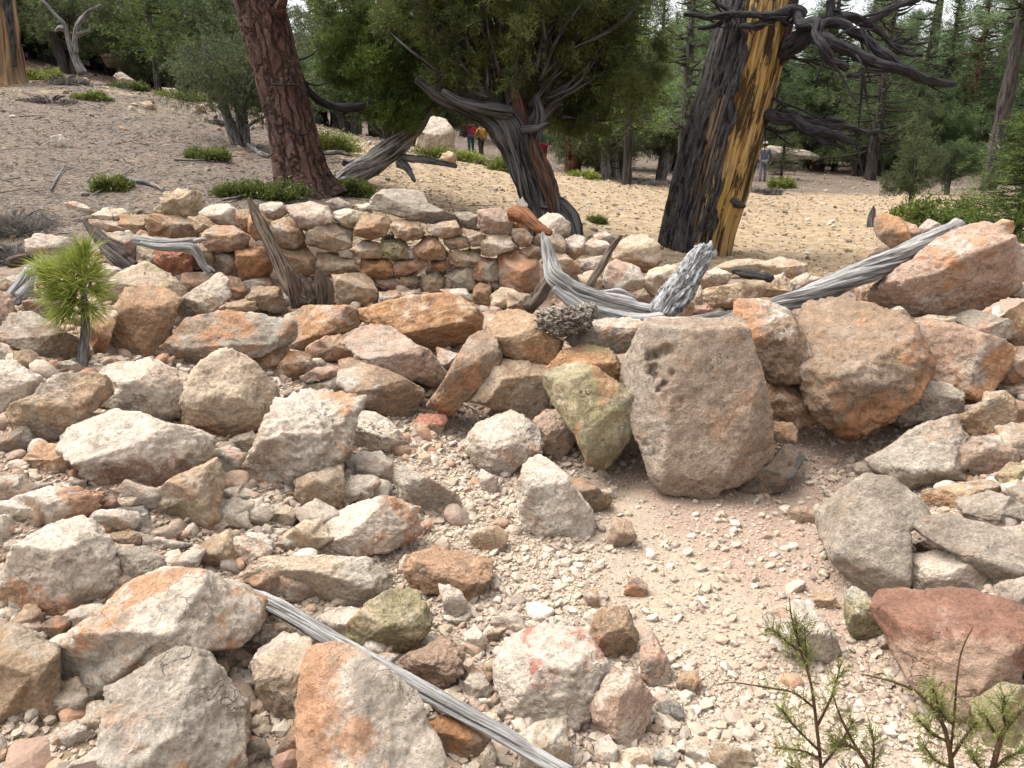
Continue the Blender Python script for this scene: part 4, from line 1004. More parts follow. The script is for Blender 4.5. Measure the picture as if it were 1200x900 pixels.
# ------------------------------------------------------------ tubes: logs, trunks, limbs
def spline(pts, n):
    pts = np.asarray(pts, float)
    if len(pts) == 2:
        return pts[0] + (pts[1] - pts[0]) * np.linspace(0, 1, n)[:, None]
    P = np.vstack([2 * pts[0] - pts[1], pts, 2 * pts[-1] - pts[-2]])
    seg = np.linspace(0, len(pts) - 1 - 1e-6, n)
    i = seg.astype(int); t = (seg - i)[:, None]
    p0, p1, p2, p3 = P[i], P[i + 1], P[i + 2], P[i + 3]
    return .5 * (2 * p1 + (p2 - p0) * t + (2 * p0 - 5 * p1 + 4 * p2 - p3) * t * t + (3 * p1 - p0 - 3 * p2 + p3) * t ** 3)
def tube(path, rad, seg=24, rings=60, groove=0.12, freq=3.0, stretch=0.12, twist=0.0, lump=0.08, seed=0, arc=None, grow=0.0, flare=None, ragged=0.0, cap=True):
    """path (k,3), rad (k,) -> verts, faces, tc. arc=(f0,f1): functions of the length fraction giving a partial shell in angle."""
    rng = np.random.RandomState(seed)
    c = spline(path, rings)
    r = np.interp(np.linspace(0, 1, rings), np.linspace(0, 1, len(rad)), rad)
    T = np.gradient(c, axis=0)
    T /= np.linalg.norm(T, axis=1)[:, None]
    ref = np.array([1., 0, 0]) if abs(T[0][0]) < .8 else np.array([0, 0, 1.])
    X = np.empty_like(c)
    x = ref - T[0] * (ref @ T[0]); x /= np.linalg.norm(x)
    for i in range(rings):
        x = x - T[i] * (x @ T[i]); x /= np.linalg.norm(x)
        X[i] = x
    Yv = np.cross(T, X)
    s = np.concatenate([[0], np.cumsum(np.linalg.norm(np.diff(c, axis=0), axis=1))])
    f = np.linspace(0, 1, rings)
    if arc is None:
        th = np.linspace(0, 2 * np.pi, seg, endpoint=False)[None].repeat(rings, 0)
    else:
        a0 = np.array([arc[0](q) for q in f]); a1 = np.array([arc[1](q) for q in f])
        if ragged:
            a0 = a0 + ragged * perlin(np.stack([s * 3, s * 0, s * 0 + seed], -1)) + .5 * ragged * perlin(np.stack([s * 11, s * 0, s * 0 + seed], -1))
            a1 = a1 + ragged * perlin(np.stack([s * 3, s * 0, s * 0 + seed + 9], -1))
        th = a0[:, None] + (a1 - a0)[:, None] * np.linspace(0, 1, seg)[None]
    S = s[:, None].repeat(seg, 1)
    tw = th - twist * S
    rr = r[:, None].repeat(seg, 1)
    rm = max(np.mean(rad), 1e-3)
    q = np.stack([np.cos(tw).ravel() * freq, np.sin(tw).ravel() * freq, S.ravel() * stretch / rm], -1) + rng.uniform(0, 60, 3)
    g = fbm(q, 3, .55)
    rid = np.clip(np.abs(g) * 2.2, 0, 1) ** .7
    q2 = np.stack([np.cos(th).ravel() * .8, np.sin(th).ravel() * .8, S.ravel() * .3 / rm], -1) + rng.uniform(0, 60, 3)
    l = fbm(q2, 2)
    k = 1 + groove * (rid - .6) + lump * l
    if flare is not None:
        k = k * (1 + flare * np.exp(-S.ravel() / (2.2 * rm)) * (1 + .8 * np.cos(5 * th.ravel() + seed)))
    rr = (rr.ravel() * k).reshape(rings, seg) + grow
    v = c[:, None] + X[:, None] * (np.cos(th) * rr)[..., None] + Yv[:, None] * (np.sin(th) * rr)[..., None]
    tc = np.stack([np.cos(tw) * r.mean(), np.sin(tw) * r.mean(), S], -1)
    v = v.reshape(-1, 3); tc = tc.reshape(-1, 3)
    idx = np.arange(rings * seg).reshape(rings, seg)
    if arc is None:
        nx = np.roll(idx, -1, axis=1)
        F = np.stack([idx[:-1].ravel(), nx[:-1].ravel(), nx[1:].ravel(), idx[1:].ravel()], -1)
        faces = [F]
        if cap:
            v = np.vstack([v, c[:1] - T[:1] * r[0] * .1, c[-1:] + T[-1:] * r[-1] * .5])
            tc = np.vstack([tc, tc[:1], tc[-1:]])
            a, b = len(v) - 2, len(v) - 1
            faces.append(np.stack([nx[0], idx[0], np.full(seg, a)], -1))
            faces.append(np.stack([idx[-1], nx[-1], np.full(seg, b)], -1))
    else:
        F = np.stack([idx[:-1, :-1].ravel(), idx[:-1, 1:].ravel(), idx[1:, 1:].ravel(), idx[1:, :-1].ravel()], -1)
        # give the shell a thickness
        n = len(v)
        vi = (c[:, None] + (v.reshape(rings, seg, 3) - c[:, None]) * .80).reshape(-1, 3)
        v = np.vstack([v, vi]); tc = np.vstack([tc, tc])
        e = []
        for a, b in ((idx[:-1, 0], idx[1:, 0]), (idx[1:, -1], idx[:-1, -1]), (idx[0, 1:], idx[0, :-1]), (idx[-1, :-1], idx[-1, 1:])):
            e.append(np.stack([a, b, b + n, a + n], -1))
        faces = [np.vstack([F, F[:, ::-1] + n] + e)]
    return v, faces, tc
def strands(path, rad, n, twist, seed, rings=160, seg=36, **kw):
    """a split or twisted stem: n fibrous strands winding round one axis"""
    rng = np.random.RandomState(seed)
    m = 60
    c = spline(path, m)
    r = np.interp(np.linspace(0, 1, m), np.linspace(0, 1, len(rad)), rad)
    T = np.gradient(c, axis=0); T /= np.linalg.norm(T, axis=1)[:, None]
    ref = np.array([0, 0, 1.]) if abs(T[0][2]) < .8 else np.array([1., 0, 0])
    A = np.cross(T, ref); A /= np.linalg.norm(A, axis=1)[:, None]
    Bv = np.cross(T, A)
    s = np.concatenate([[0], np.cumsum(np.linalg.norm(np.diff(c, axis=0), axis=1))])
    out = []
    for k in range(n):
        f0 = 0 if k < 2 else rng.uniform(0, .14)
        f1 = 1 if k < 2 else rng.uniform(.86, 1)
        i0, i1 = int(f0 * (m - 1)), int(f1 * (m - 1))
        ph = 6.283 * k / n + rng.normal(0, .2) + twist * s + .35 * perlin(np.stack([s * 2.2, s * 0 + seed, s * 0 + k * 5.1], -1))
        off = r * (.52 + .16 * perlin(np.stack([s * 3, s * 0 + seed + 3, s * 0 + k * 3.3], -1)))
        q = c + A * (np.cos(ph) * off)[:, None] + Bv * (np.sin(ph) * off)[:, None]
        rr = r * (.50 + .05 * rng.randn() + .22 * perlin(np.stack([s * 2.5, s * 0 + seed + 7, s * 0 + k * 2.7], -1)))
        rr = rr[i0:i1 + 1].copy()
        if k >= 2: rr[-4:] *= [.8, .6, .4, .15]; rr[:3] *= [.3, .6, .85]
        out.append(tube(q[i0:i1 + 1], rr, seg=seg, rings=rings, seed=seed + k, **kw))
    out.append(tube(c, r * .62, seg=seg, rings=rings, seed=seed + 50, **kw))
    return out
def add_tubes(name, tubes, mat, parent=None, loc=(0, 0, 0)):
    vs_, qs, ts, tcs, n = [], [], [], [], 0
    for v, fs, tc in tubes:
        for f in fs:
            (qs if f.shape[1] == 4 else ts).append(f + n)
        vs_.append(v); tcs.append(tc); n += len(v)
    fl = ([np.vstack(qs)] if qs else []) + ([np.vstack(ts)] if ts else [])
    v = np.vstack(vs_) - np.array(loc if parent is None else (parent.location[:] if parent is not None else (0, 0, 0)))
    return link(name, mesh_np(name, v, fl, mat, True, vattr={"tc": np.vstack(tcs)}), loc if parent is None else (0, 0, 0), parent)
def pix(s, Y, seed=0):
    """'x,y[,dY] ...' pixels at forward distance Y -> points"""
    out = []
    for q in s.split():
        a = [float(k) for k in q.split(",")]
        out.append(at(a[0], a[1], Y + (a[2] if len(a) > 2 else 0)))
    return np.array(out)
def pr(rs, Y): return np.array(rs, float) * Y / FPX
# --- weathered timbers lying in the ruin
def timber(name, label, cat, mat, pxs, Y, rs, group=None, split=0, twist=.4, **kw):
    P = pix(pxs, Y)
    base = tuple(P[0])
    sd_ = kw.get("seed", 0)
    tb = strands(P, pr(rs, Y), split, twist, sd_, 120, 30, groove=.4, freq=2.4, stretch=.02) if split else [tube(P, pr(rs, Y), **kw)]
    o = add_tubes(name, tb, mat, None, base)
    return tag(o, label, cat, group)
BEAM = [(268, 684, .02), (330, 714, .06), (420, 766, .10), (500, 812, .10), (580, 856, .09), (668, 905, .08)]
BP0 = []
for px, py, up in BEAM:
    P = ground(px, py)
    BP0.append(P + (CAM - P) * (up / 1.5 * 1.2))
bo = add_tubes("beam", strands(BP0, [.019, .026, .024, .022, .022, .021], 6, .25, 3, 220, 32, groove=.34, freq=2.6, stretch=.018, lump=.10), M_GREYWOOD, None, tuple(BP0[0]))
tag(bo, "long straight silver grey beam slanting across the lower rubble", "timber")
flog = empty("forked_log", tuple(at(690, 345, 4.5)), "forked silver grey log with a shaggy upright arm resting on the boulders", "log")
add_tubes("trunk", strands(pix("772,366,-.05 740,360 700,352 670,342 652,326 645,305,.1 640,285,.15 636,272,.2", 4.5), pr([11, 12, 12, 13, 12, 9, 6, 2], 4.5), 5, 1.2, 5, 220, 40, groove=.36, freq=2.6, stretch=.022, lump=.15), M_GREYWOOD, flog)
add_tubes("shaggy_arm", [tube(pix("772,372,-.1 786,352 800,332,.1 816,308,.2 826,294,.3", 4.5), pr([13, 16, 15, 14, 10], 4.5), seg=90, rings=150, groove=.45, freq=4.5, stretch=.22, lump=.2, seed=6)], M_PALEWOOD, flog)
add_tubes("split_strand", [tube(pix("648,338 690,366,-.05 740,378,-.05 778,374,-.1", 4.45), pr([4, 9, 9, 7], 4.5), seg=20, rings=80, groove=.6, freq=1.5, stretch=.03, lump=.2, seed=8),
                           tube(pix("700,345,.1 725,343,.12 745,350,.1", 4.6), pr([5, 5, 2], 4.5), seg=14, rings=40, groove=.5, seed=9)], M_GREYWOOD, flog)
for k, s in enumerate(("826,296,.3 832,288,.32 833,282,.33", "818,300,.25 817,292,.27 814,288,.28", "828,300,.28 836,297,.3 839,293,.3")):
    add_tubes("broken_tip", [tube(pix(s, 4.5), pr([6, 4.5, 1.5], 4.5), seg=12, rings=16, groove=.5, seed=40 + k)], M_PALEWOOD, flog)
burl = empty("burl", tuple(at(660, 376, 4.1)), "shaggy knobbly grey burl of rotten wood above the orange topped block", "wood")
def burl_mesh():
    V, F = ico(6)
    n = fbm(V * 2.1 + 3, 3); m = fbm(V * 4.2 + 8, 4, .6)
    r = 1 + .3 * n + .26 * np.abs(m) - .02
    v = V * r[:, None] * np.array([.145, .12, .072])
    return mesh_np("burl_mass", v, F, M_BURL, True, vattr={"tc": v * 1.0})
M_BURL = wood_material("shaggy_burl", C(70, 60, 54), C(190, 178, 160), C(120, 104, 90), 1.0, 46, .5, .7)
link("burl_mass", burl_mesh(), (0, 0, 0), burl)
add_tubes("knob", [tube(pix("672,372,.05 690,365,.1 697,360,.12", 4.15), pr([12, 12, 7], 4.1), seg=24, rings=30, groove=.5, freq=3, stretch=.6, seed=12)], M_BURL, burl)
TWP = pix("818,376,.1 860,372,.05 905,357 955,343 1000,325 1050,304,.1 1095,279,.2 1121,262,.3", 4.35)
two = add_tubes("twisted_log", strands(TWP, pr([3, 5, 8, 12, 13.5, 13, 12, 10], 4.35), 7, 3.2, 14, 260, 36, groove=.34, freq=2.6, stretch=.03, lump=.12), M_GREYWOOD, None, tuple(TWP[0]))
tag(two, "long twisted silver log slanting up over the great pinkish boulder", "log")
timber("leaning_post", "weathered brown post leaning against the back wall", "post", M_BROWNWOOD,
       "368,356,-.45 345,338,-.3 325,300,-.15 305,262 292,232,.1", 5.7, [10, 12, 9, 7, 3], split=4, seg=64, rings=200, groove=.4, freq=3, stretch=.02, lump=.15, seed=16)
st = empty("stump", tuple(at(368, 358, 5.3)), "splintered brown stump standing at the foot of the leaning post", "stump")
for k, (s, r) in enumerate((("366,362 360,340 352,322", [12, 11, 3]), ("376,362 376,335 371,312", [12, 10, 3]), ("384,360 386,338 381,322", [7, 6, 2]), ("352,360 345,335 336,312", [12, 9, 3]))):
    add_tubes("splinter", strands(pix(s, 5.3), pr([q * .85 for q in r], 5.3), 4, .5, 20 + k, 60, 30, groove=.45, freq=2.6, stretch=.03), M_BROWNWOOD, st)
timber("plank", "dark broken plank leaning at the wall's slumped end behind the sapling", "plank", M_DARKWOOD,
       "100,260,.3 118,280,.15 136,296 158,314,-.1", 5.6, [3, 8, 10, 11], split=4, seg=48, rings=120, groove=.4, freq=2.4, stretch=.02, seed=25)
br = empty("grey_branch", tuple(at(200, 285, 5.55)), "bent silver branch laid over the red orange stone in the wall", "branch")
add_tubes("branch_stem", [tube(pix("158,281 180,284 205,285 235,281", 5.55), pr([5, 6, 5.5, 2.5], 5.5), seg=24, rings=90, groove=.4, freq=2.6, stretch=.03, seed=26),
                          tube(pix("165,285 190,290 222,290 232,298 238,310 246,319", 5.5), pr([3, 4, 5, 5, 4.5, 3], 5.5), seg=20, rings=90, groove=.4, freq=2.6, stretch=.03, seed=27)], M_GREYWOOD, br)
for s in ("238,312 246,314 252,318", "228,283 238,280 242,281"):
    add_tubes("twig", [tube(pix(s, 5.5), pr([3, 2, 1], 5.5), seg=10, rings=14, seed=28)], M_GREYWOOD, br)
timber("stick", "slender grey brown stick leaning across the white angular stones", "stick", M_BROWNWOOD,
       "689,338,-.3 703,314,-.15 716,292 728,277,.1", 5.6, [5, 4.5, 3.5, 2], seg=14, rings=60, groove=.45, freq=1.3, stretch=.04, seed=30)
timber("charred_sliver", "black charred sliver of wood on the long tan slab", "wood", M_CHAR,
       "858,317,.2 872,320 905,326,-.1", 5.5, [2, 5, 5], seg=14, rings=40, groove=.5, freq=1.2, seed=31)
timber("stick", "short grey stick lying under the long tan slab", "stick", M_GREYWOOD,
       "812,374 835,370 862,366", 4.75, [4, 4, 3], seg=14, rings=40, groove=.4, freq=1.3, stretch=.04, seed=32)
timber("root", "orange brown root end poking over the wall below the juniper", "root", M_ROOT,
       "600,250,.1 615,254 630,266,-.1 646,274,-.15", 5.85, [8, 9, 6, 3], seg=20, rings=60, groove=.35, freq=1.6, stretch=.1, seed=33)
timber("wood_stub", "splintered silver stub jutting out by the pale pink grey stone", "wood", M_GREYWOOD,
       "36,312,.3 28,335 14,356,-.15", 4.75, [5, 11, 12], split=4, seed=34)
timber("wood_stub", "flat grey wood remnant behind the splintered stub beside the dry twigs", "wood", M_BROWNWOOD,
       "10,309 25,304,.1 42,300,.2", 5.6, [6, 6, 3], seg=16, rings=40, groove=.55, freq=1.5, stretch=.04, seed=35)
timber("root", "dark lichened root piece in the hollow beneath the forked log", "root", M_BROWNWOOD,
       "620,362,-.1 632,345 644,328,.1", 4.8, [7, 8, 6], seg=18, rings=40, groove=.5, freq=1.6, seed=36)
timber("dead_snag", "pointed grey splinter stump behind the pointed orange stone", "stump", M_GREYTRUNK,
       "1021,266 1022,252 1024,241", 7.6, [7, 4.5, 1], split=3, seed=37)
timber("stick", "grey stick lying among dry twigs beside the white topped boulder", "stick", M_GREYWOOD,
       "-20,506 8,500 22,495", 3.6, [3.5, 3.5, 2], seg=10, rings=30, groove=.4, seed=38)
# ------------------------------------------------------------ foliage
def leaves(P, D, L, W, rng, bend=0.0):
    """triangles: base points P, directions D, length L, width W"""
    n = len(P)
    D = D / (np.linalg.norm(D, axis=1)[:, None] + 1e-9)
    S = np.cross(D, rng.normal(size=(n, 3)))
    S /= np.linalg.norm(S, axis=1)[:, None] + 1e-9
    L = np.broadcast_to(L, n)[:, None]; W = np.broadcast_to(W, n)[:, None]
    v = np.stack([P - S * W * .5, P + S * W * .5, P + D * L], 1).reshape(-1, 3)
    return v
def tri_mesh(name, v, mat):
    return mesh_np(name, v, np.arange(len(v), dtype=np.int32).reshape(-1, 3), mat, False)
def crown_points(lobes, nclump, per, clump_r, rng, shell=.55):
    """clumps through the volume of ellipsoid lobes (cx,cy,cz,rx,ry,rz); returns points, outward dirs"""
    vol = np.array([l[3] * l[4] * l[5] for l in lobes]) ** (2 / 3)
    pick = rng.choice(len(lobes), nclump, p=vol / vol.sum())
    Lb = np.array(lobes)[pick]
    d = rng.normal(size=(nclump, 3)); d /= np.linalg.norm(d, axis=1)[:, None]
    r = rng.uniform(shell ** 3, 1, nclump) ** (1 / 3)
    c = Lb[:, :3] + d * Lb[:, 3:] * r[:, None]
    cr = clump_r * rng.uniform(.55, 1.35, nclump)
    idx = np.repeat(np.arange(nclump), per)
    q = rng.normal(size=(len(idx), 3)) * .5
    P = c[idx] + q * cr[idx][:, None] * np.array([1, 1, .75])
    out = d[idx] * .8 + q * .9 + np.array([0, 0, .35])
    return P, out, c
def sprays(P, out, k, L, W, rng, spread=.8):
    idx = np.repeat(np.arange(len(P)), k)
    n = len(idx)
    D = out[idx] / (np.linalg.norm(out[idx], axis=1)[:, None] + 1e-9) + rng.normal(size=(n, 3)) * spread
    base = P[idx] + rng.normal(size=(n, 3)) * L * .35
    return leaves(base, D, L * rng.uniform(.6, 1.3, n), W * rng.uniform(.6, 1.3, n), rng)
def limb_set(anchors, tips, r0, rng, seg=7, rings=10):
    out = []
    for a, b in zip(anchors, tips):
        m = (np.array(a) + b) / 2 + rng.normal(size=3) * .12 * np.linalg.norm(np.array(b) - a)
        out.append(tube([a, m, b], [r0, r0 * .6, r0 * .15], seg=seg, rings=rings, groove=.2, seed=rng.randint(999)))
    return out

# --- the three big trees by the wall
pon = empty("ponderosa_pine", tuple(at(356, 226, 8.6)), "big leaning red barked pine trunk rising behind the back wall", "tree")
PP = pix("366,240 358,222 352,200 341,150 329,100 316,50 303,0 285,-70 268,-140,.2 250,-240,.4 235,-340,.6", 8.6)
add_tubes("trunk", [tube(PP, pr([30, 27, 24, 23.5, 24, 24.5, 25, 25, 24, 22, 20], 8.6), seg=90, rings=320, groove=.14, freq=4.0, stretch=.3, lump=.05, seed=50, flare=.28)], M_PONDEROSA, pon)
add_tubes("branch", [tube(pix("322,18 327,12,-.2 330,4,-.3 334,-14,-.35", 8.55), pr([7, 6, 5, 4], 8.6), seg=14, rings=30, groove=.3, seed=51)], M_PONDEROSA, pon)
add_tubes("branch", [tube(pix("345,78,.2 352,92,.2 365,110,.3 385,123,.4 415,126,.5 445,118,.6", 8.6), pr([4, 4, 4, 5, 5, 3], 8.6), seg=12, rings=40, groove=.3, seed=52)], M_DEADLIMB, pon)
for k, s in enumerate(("318,98,-.3 330,100,-.3 350,101,-.2 358,112,-.2", "350,70,.1 362,66,.2 372,58,.3", "340,150,-.3 352,158,-.3 362,156,-.2", "356,96,.2 372,100,.3 384,96,.4")):
    add_tubes("twig", [tube(pix(s, 8.6), pr([1.3, 1.1, .9, .6][:len(s.split())], 8.6), seg=6, rings=20, groove=.1, seed=53 + k)], M_DEADLIMB, pon)

bp = empty("burnt_pine", tuple(at(825, 318, 9.0)), "fire scarred pine with charred bark and golden bare wood", "tree")
BP = pix("815,330 816,305 822,270 835,220 848,170 862,120 872,80 881,45 892,0 905,-60 920,-140 935,-240 945,-330", 9.0)
BR = pr([40, 35, 36, 39, 39, 38, 37, 36, 33, 32, 31, 29, 27], 9.0)
add_tubes("trunk", [tube(BP, BR, seg=120, rings=300, groove=.08, freq=6, stretch=.05, lump=.03, seed=60, flare=.12)], M_YELLOW, bp)
hv = np.linspace(0, 1, 13)
# where the charred shell meets the bare wood, as an angle (0 = +X, -90 = towards the viewer)
edge = np.interp(np.linspace(0, 1, 200), hv, [-66, -70, -82, -97, -101, -103, -106, -114, -140, -142, -142, -142, -142])
fe = lambda q: R(float(np.interp(q, np.linspace(0, 1, 200), edge)))
add_tubes("charred_bark", [tube(BP, BR, seg=160, rings=420, groove=.13, freq=7.5, stretch=.30, lump=.03, seed=61, flare=.12, grow=.042, arc=(lambda q: R(-300), fe), ragged=.30)], M_CHAR, bp)
add_tubes("scorched_strip", [tube(BP[:6], BR[:6], seg=40, rings=200, groove=.16, freq=9, stretch=.12, seed=63, grow=.052, arc=(lambda q: R(-142 + 14 * q), lambda q: R(-106 - 12 * q)), ragged=.16)], M_SCORCH, bp)
add_tubes("charred_bark", [tube(BP[7:], BR[7:], seg=30, rings=120, groove=.2, freq=4, stretch=.25, seed=62, grow=.02, arc=(lambda q: R(-48), lambda q: R(60)), ragged=.14)], M_JUNRED, bp)
LIMBS = [("905,68 925,55,-.3 950,38,-.6 978,52,-.8 1013,68,-.9 1040,78,-1 1080,92,-1 1119,99,-1", [15, 14, 12, 8, 7, 6.5, 6, 3]),
         ("940,42,-.5 970,27,-.6 1000,38,-.7 1027,57,-.8 1053,77,-.9 1085,94,-1", [8, 6.5, 6, 6, 6, 4]),
         ("920,25,-.3 933,17,-.5 957,27,-.9 963,53,-1.1 973,70,-1.1 993,80,-1.1", [7, 7, 7, 6.5, 6, 5]),
         ("950,30,-.5 977,23,-.5 1017,28,-.5 1040,13,-.5 1067,2,-.5 1085,-8,-.5", [8, 7, 6.5, 5.5, 4, 3]),
         ("1018,28,-.5 1040,47,-.5 1063,63,-.6 1081,65,-.6", [4.5, 4, 3.2, 2]), ("1040,47,-.5 1060,50,-.5 1086,50,-.4", [3.2, 2.8, 1.6]),
         ("802,17,-.3 830,20,-.4 858,17,-.5 877,17,-.6 902,18,-.6 925,11,-.5 940,20,-.5", [3, 4, 4.5, 4.5, 4.5, 6, 8]),
         ("866,32,-.6 887,32,-.6 902,25,-.55 918,14,-.5", [3.5, 4, 4, 5]), ("818,33,-.2 838,30,-.3 855,20,-.3", [3, 4, 5]), ("834,0,-.3 848,8,-.4 868,17,-.5", [2, 3, 4]),
         ("973,0,-.5 973,10,-.5 974,24,-.5", [5, 6, 7]), ("895,134 903,137,-.3 930,140,-.4 950,153,-.5 983,160,-.6 1006,169,-.6", [9, 9, 8, 7.5, 6, 3]),
         ("900,134,-.1 910,132,-.3 943,140,-.2 988,143,-.1", [6, 6, 5.5, 3.5]), ("930,143,-.3 973,148,-.2 1013,155,-.1 1042,158,0", [5, 5, 4, 2]), ("950,155,-.5 965,166,-.5 988,173,-.5", [4.5, 4, 2]),
         ("900,150,-.2 915,155,-.3 928,152,-.3", [3, 3, 2]), ("993,88,-.9 1005,88,-.9 1013,82,-.9", [3.5, 4, 4]), ("1010,80,-.9 1011,94,-.9", [3, 1.5]), ("895,115 908,116,-.2 918,122,-.2", [3, 2.2, 1.2]),
         ("985,60,-.8 1010,70,-.7 1040,80,-.8", [4, 4, 4]), ("925,66,-.3 936,70,-.4 948,71,-.4", [2.5, 2, 1])]
for k, (s, r) in enumerate(LIMBS):
    big = max(r) > 5
    LP = pix(s, 9.0)
    rl = np.random.RandomState(300 + k)
    q = [LP[0]]
    for i in range(1, len(LP)):                 # knees and kinks
        ln = np.linalg.norm(LP[i] - LP[i - 1])
        q += [(LP[i] + LP[i - 1]) / 2 + rl.normal(size=3) * .055 * ln, LP[i]]
    LP = np.array(q)
    tw = []
    for j in range(7 if big else 4):
        i = rl.randint(1, len(LP))
        q = LP[i - 1] + (LP[i] - LP[i - 1]) * rl.rand()
        dv = (LP[i] - LP[i - 1]); dv /= np.linalg.norm(dv)
        dv = dv + rl.normal(size=3) * .7
        ln = rl.uniform(.08, .26)
        tw.append(tube([q, q + dv * ln * .5, q + dv * ln + [0, 0, rl.uniform(-.05, .05)]], [.016, .011, .004], seg=7, rings=14, groove=.2, seed=j))
    add_tubes("limb", tw + [tube(LP, pr(r, 6.5), seg=28 if big else 14, rings=110 if big else 44, groove=.26, freq=3.0, stretch=.16, lump=.26, seed=70 + k)], M_DEADLIMB, bp)
add_tubes("knot", [tube(pix("852,232,-.1 862,238,-.2 872,242,-.1", 8.85), pr([6, 5, 2], 8.9), seg=16, rings=20, groove=.5, seed=95)], M_CHAR, bp)

jun = empty("juniper", tuple(at(645, 285, 8.2)), "twisted black trunked juniper with a dark green crown leaning over the wall", "tree")
JP = pix("648,292 641,268 629,228 612,188 596,152 572,132 540,120 512,108 488,92", 8.2)
add_tubes("trunk", strands(JP, pr([29, 25, 21, 21, 22, 15, 11, 8, 4], 8.2), 7, .9, 100, 220, 48, groove=.34, freq=3.0, stretch=.03, lump=.15), M_JUNBARK, jun)
add_tubes("peeled_strip", [tube(pix("652,252,-.25 643,215,-.28 630,182,-.25 622,160,-.2", 8.2), pr([6, 9, 7, 2], 8.2), seg=60, rings=100, groove=.4, freq=4, stretch=.05, seed=101)], M_JUNRED, jun)
add_tubes("root", [tube(pix("640,240,-.1 658,244,-.2 670,258,-.25 676,280,-.3", 8.2), pr([12, 12, 10, 8], 8.2), seg=30, rings=50, groove=.4, freq=2, stretch=.08, seed=102)], M_JUNBARK, jun)
add_tubes("branch", [tube(pix("606,150 600,110 588,70 596,20 600,-60", 8.2), pr([13, 10, 8, 7, 5], 8.2), seg=24, rings=60, groove=.4, freq=2, stretch=.06, seed=103)], M_JUNRED, jun)
for k, (s, r) in enumerate((("612,165 630,120,.2 650,70,.3 660,0,.4", [12, 9, 7, 5]), ("572,132 560,100 530,60 500,20", [9, 8, 6, 4]), ("612,152,-.2 630,150,-.3 642,144,-.4", [4, 3.5, 2]),
                            ("620,150,.1 660,110,.3 720,70,.6", [8, 6, 3]), ("600,132,-.2 565,126,-.25 540,119,-.2 520,108,-.1", [7, 6, 5, 4]), ("655,250,-.3 650,222,-.35 652,212,-.35", [3, 2, .8]),
                            ("626,170,-.1 633,140,-.15 628,112,-.1", [6, 5, 3]), ("512,108 520,80 526,60 520,30", [3, 2.5, 2, 1.2]), ("678,282,-.3 681,268,-.3 682,262,-.3", [3, 2, .8]))):
    add_tubes("branch", [tube(pix(s, 8.2), pr(r, 8.2), seg=16, rings=50, groove=.4, freq=1.8, stretch=.08, seed=110 + k)], M_JUNBARK, jun)
def crown_px(name, lobes_px, Y, nclump, per, k, L, W, clump_r, mat, parent, seed, shell=.45, depth=1.0, flat=1.0):
    """lobes_px: (px, py, rx, ry[, dY]) in pixels at distance Y"""
    rng = np.random.RandomState(seed)
    lobes = []
    for q in lobes_px:
        c = at(q[0], q[1], Y + (q[4] if len(q) > 4 else 0))
        s = Y / FPX
        lobes.append((*c, q[2] * s, q[2] * s * depth, q[3] * s))
    P, out, c = crown_points(lobes, nclump, per, clump_r, rng, shell)
    v = sprays(P, out, k, L, W, rng)
    return link(name, tri_mesh(name, v - np.array(parent.location), mat), (0, 0, 0), parent), c
_, cc = crown_px("crown", [(590, 20, 90, 90), (670, 40, 85, 80, .4), (640, -60, 130, 90), (545, 25, 60, 62, -.2), (700, 90, 60, 55, .5), (620, 95, 70, 45, .3), (500, -30, 90, 70), (740, 40, 50, 70, .8), (660, 125, 45, 35, .5), (700, 138, 26, 20, .6), (735, 110, 34, 30, .9), (752, 75, 28, 34, .9), (640, 140, 22, 16, .5), (690, 0, 60, 60, .4), (520, 78, 26, 22, -.1), (575, 66, 40, 28, .1)], 8.3, 560, 44, 10, .055, .011, .14, M_JUN, jun, 200, shell=.3, depth=.9)
rngj = np.random.RandomState(9)
pk = cc[rngj.choice(len(cc), 90)]
pk = pk + (pk - pk.mean(0)) * rngj.uniform(0, .16, (90, 1))
add_tubes("twig", limb_set([np.array(JP[4]) + (q - JP[4]) * .35 for q in pk], pk, .022, rngj), M_JUNBARK, jun)

lj = empty("juniper", tuple(at(405, 218, 9.6)), "light green juniper on a leaning silver trunk behind the wall", "tree")
add_tubes("trunk", strands(pix("398,222 415,205 440,190 462,172 478,158 490,146 502,132 515,118", 9.6), pr([15, 13, 12, 12, 10, 7, 4, 3], 9.6), 5, 1.8, 130, 160, 40, groove=.36, freq=3.0, stretch=.04, lump=.15), M_SILVER, lj)
for k, (s, r) in enumerate((("470,190 478,198,-.1 486,212,-.2", [7, 4, 2]), ("405,216 412,222,-.2 418,226,-.3", [4, 3, 1]), ("455,178 453,150 450,120 452,80", [6, 5, 4, 3]), ("462,170 440,150,.1 428,138,.2", [4, 3, 2]),
                            ("500,134 515,120 522,105 519,85", [3, 2.5, 2, 1]), ("470,185 500,188,-.2 535,195,-.3", [4, 4, 2]), ("402,190,.2 412,192,.2 440,184,.1", [4, 4, 4]))):
    add_tubes("branch", [tube(pix(s, 9.6), pr(r, 9.6), seg=12, rings=36, groove=.4, seed=132 + k)], M_GREYTRUNK if k in (0, 1, 5) else M_JUNBARK, lj)
_, cc = crown_px("crown", [(460, 85, 55, 50), (430, 50, 50, 50, .2), (480, 40, 50, 50), (415, 5, 60, 45, .3), (495, -20, 60, 50), (455, 125, 35, 25, -.1), (400, 75, 30, 30, .3), (510, 75, 30, 40)], 9.4, 380, 44, 10, .055, .011, .14, M_JUNLIGHT, lj, 201, shell=.25, depth=.8)
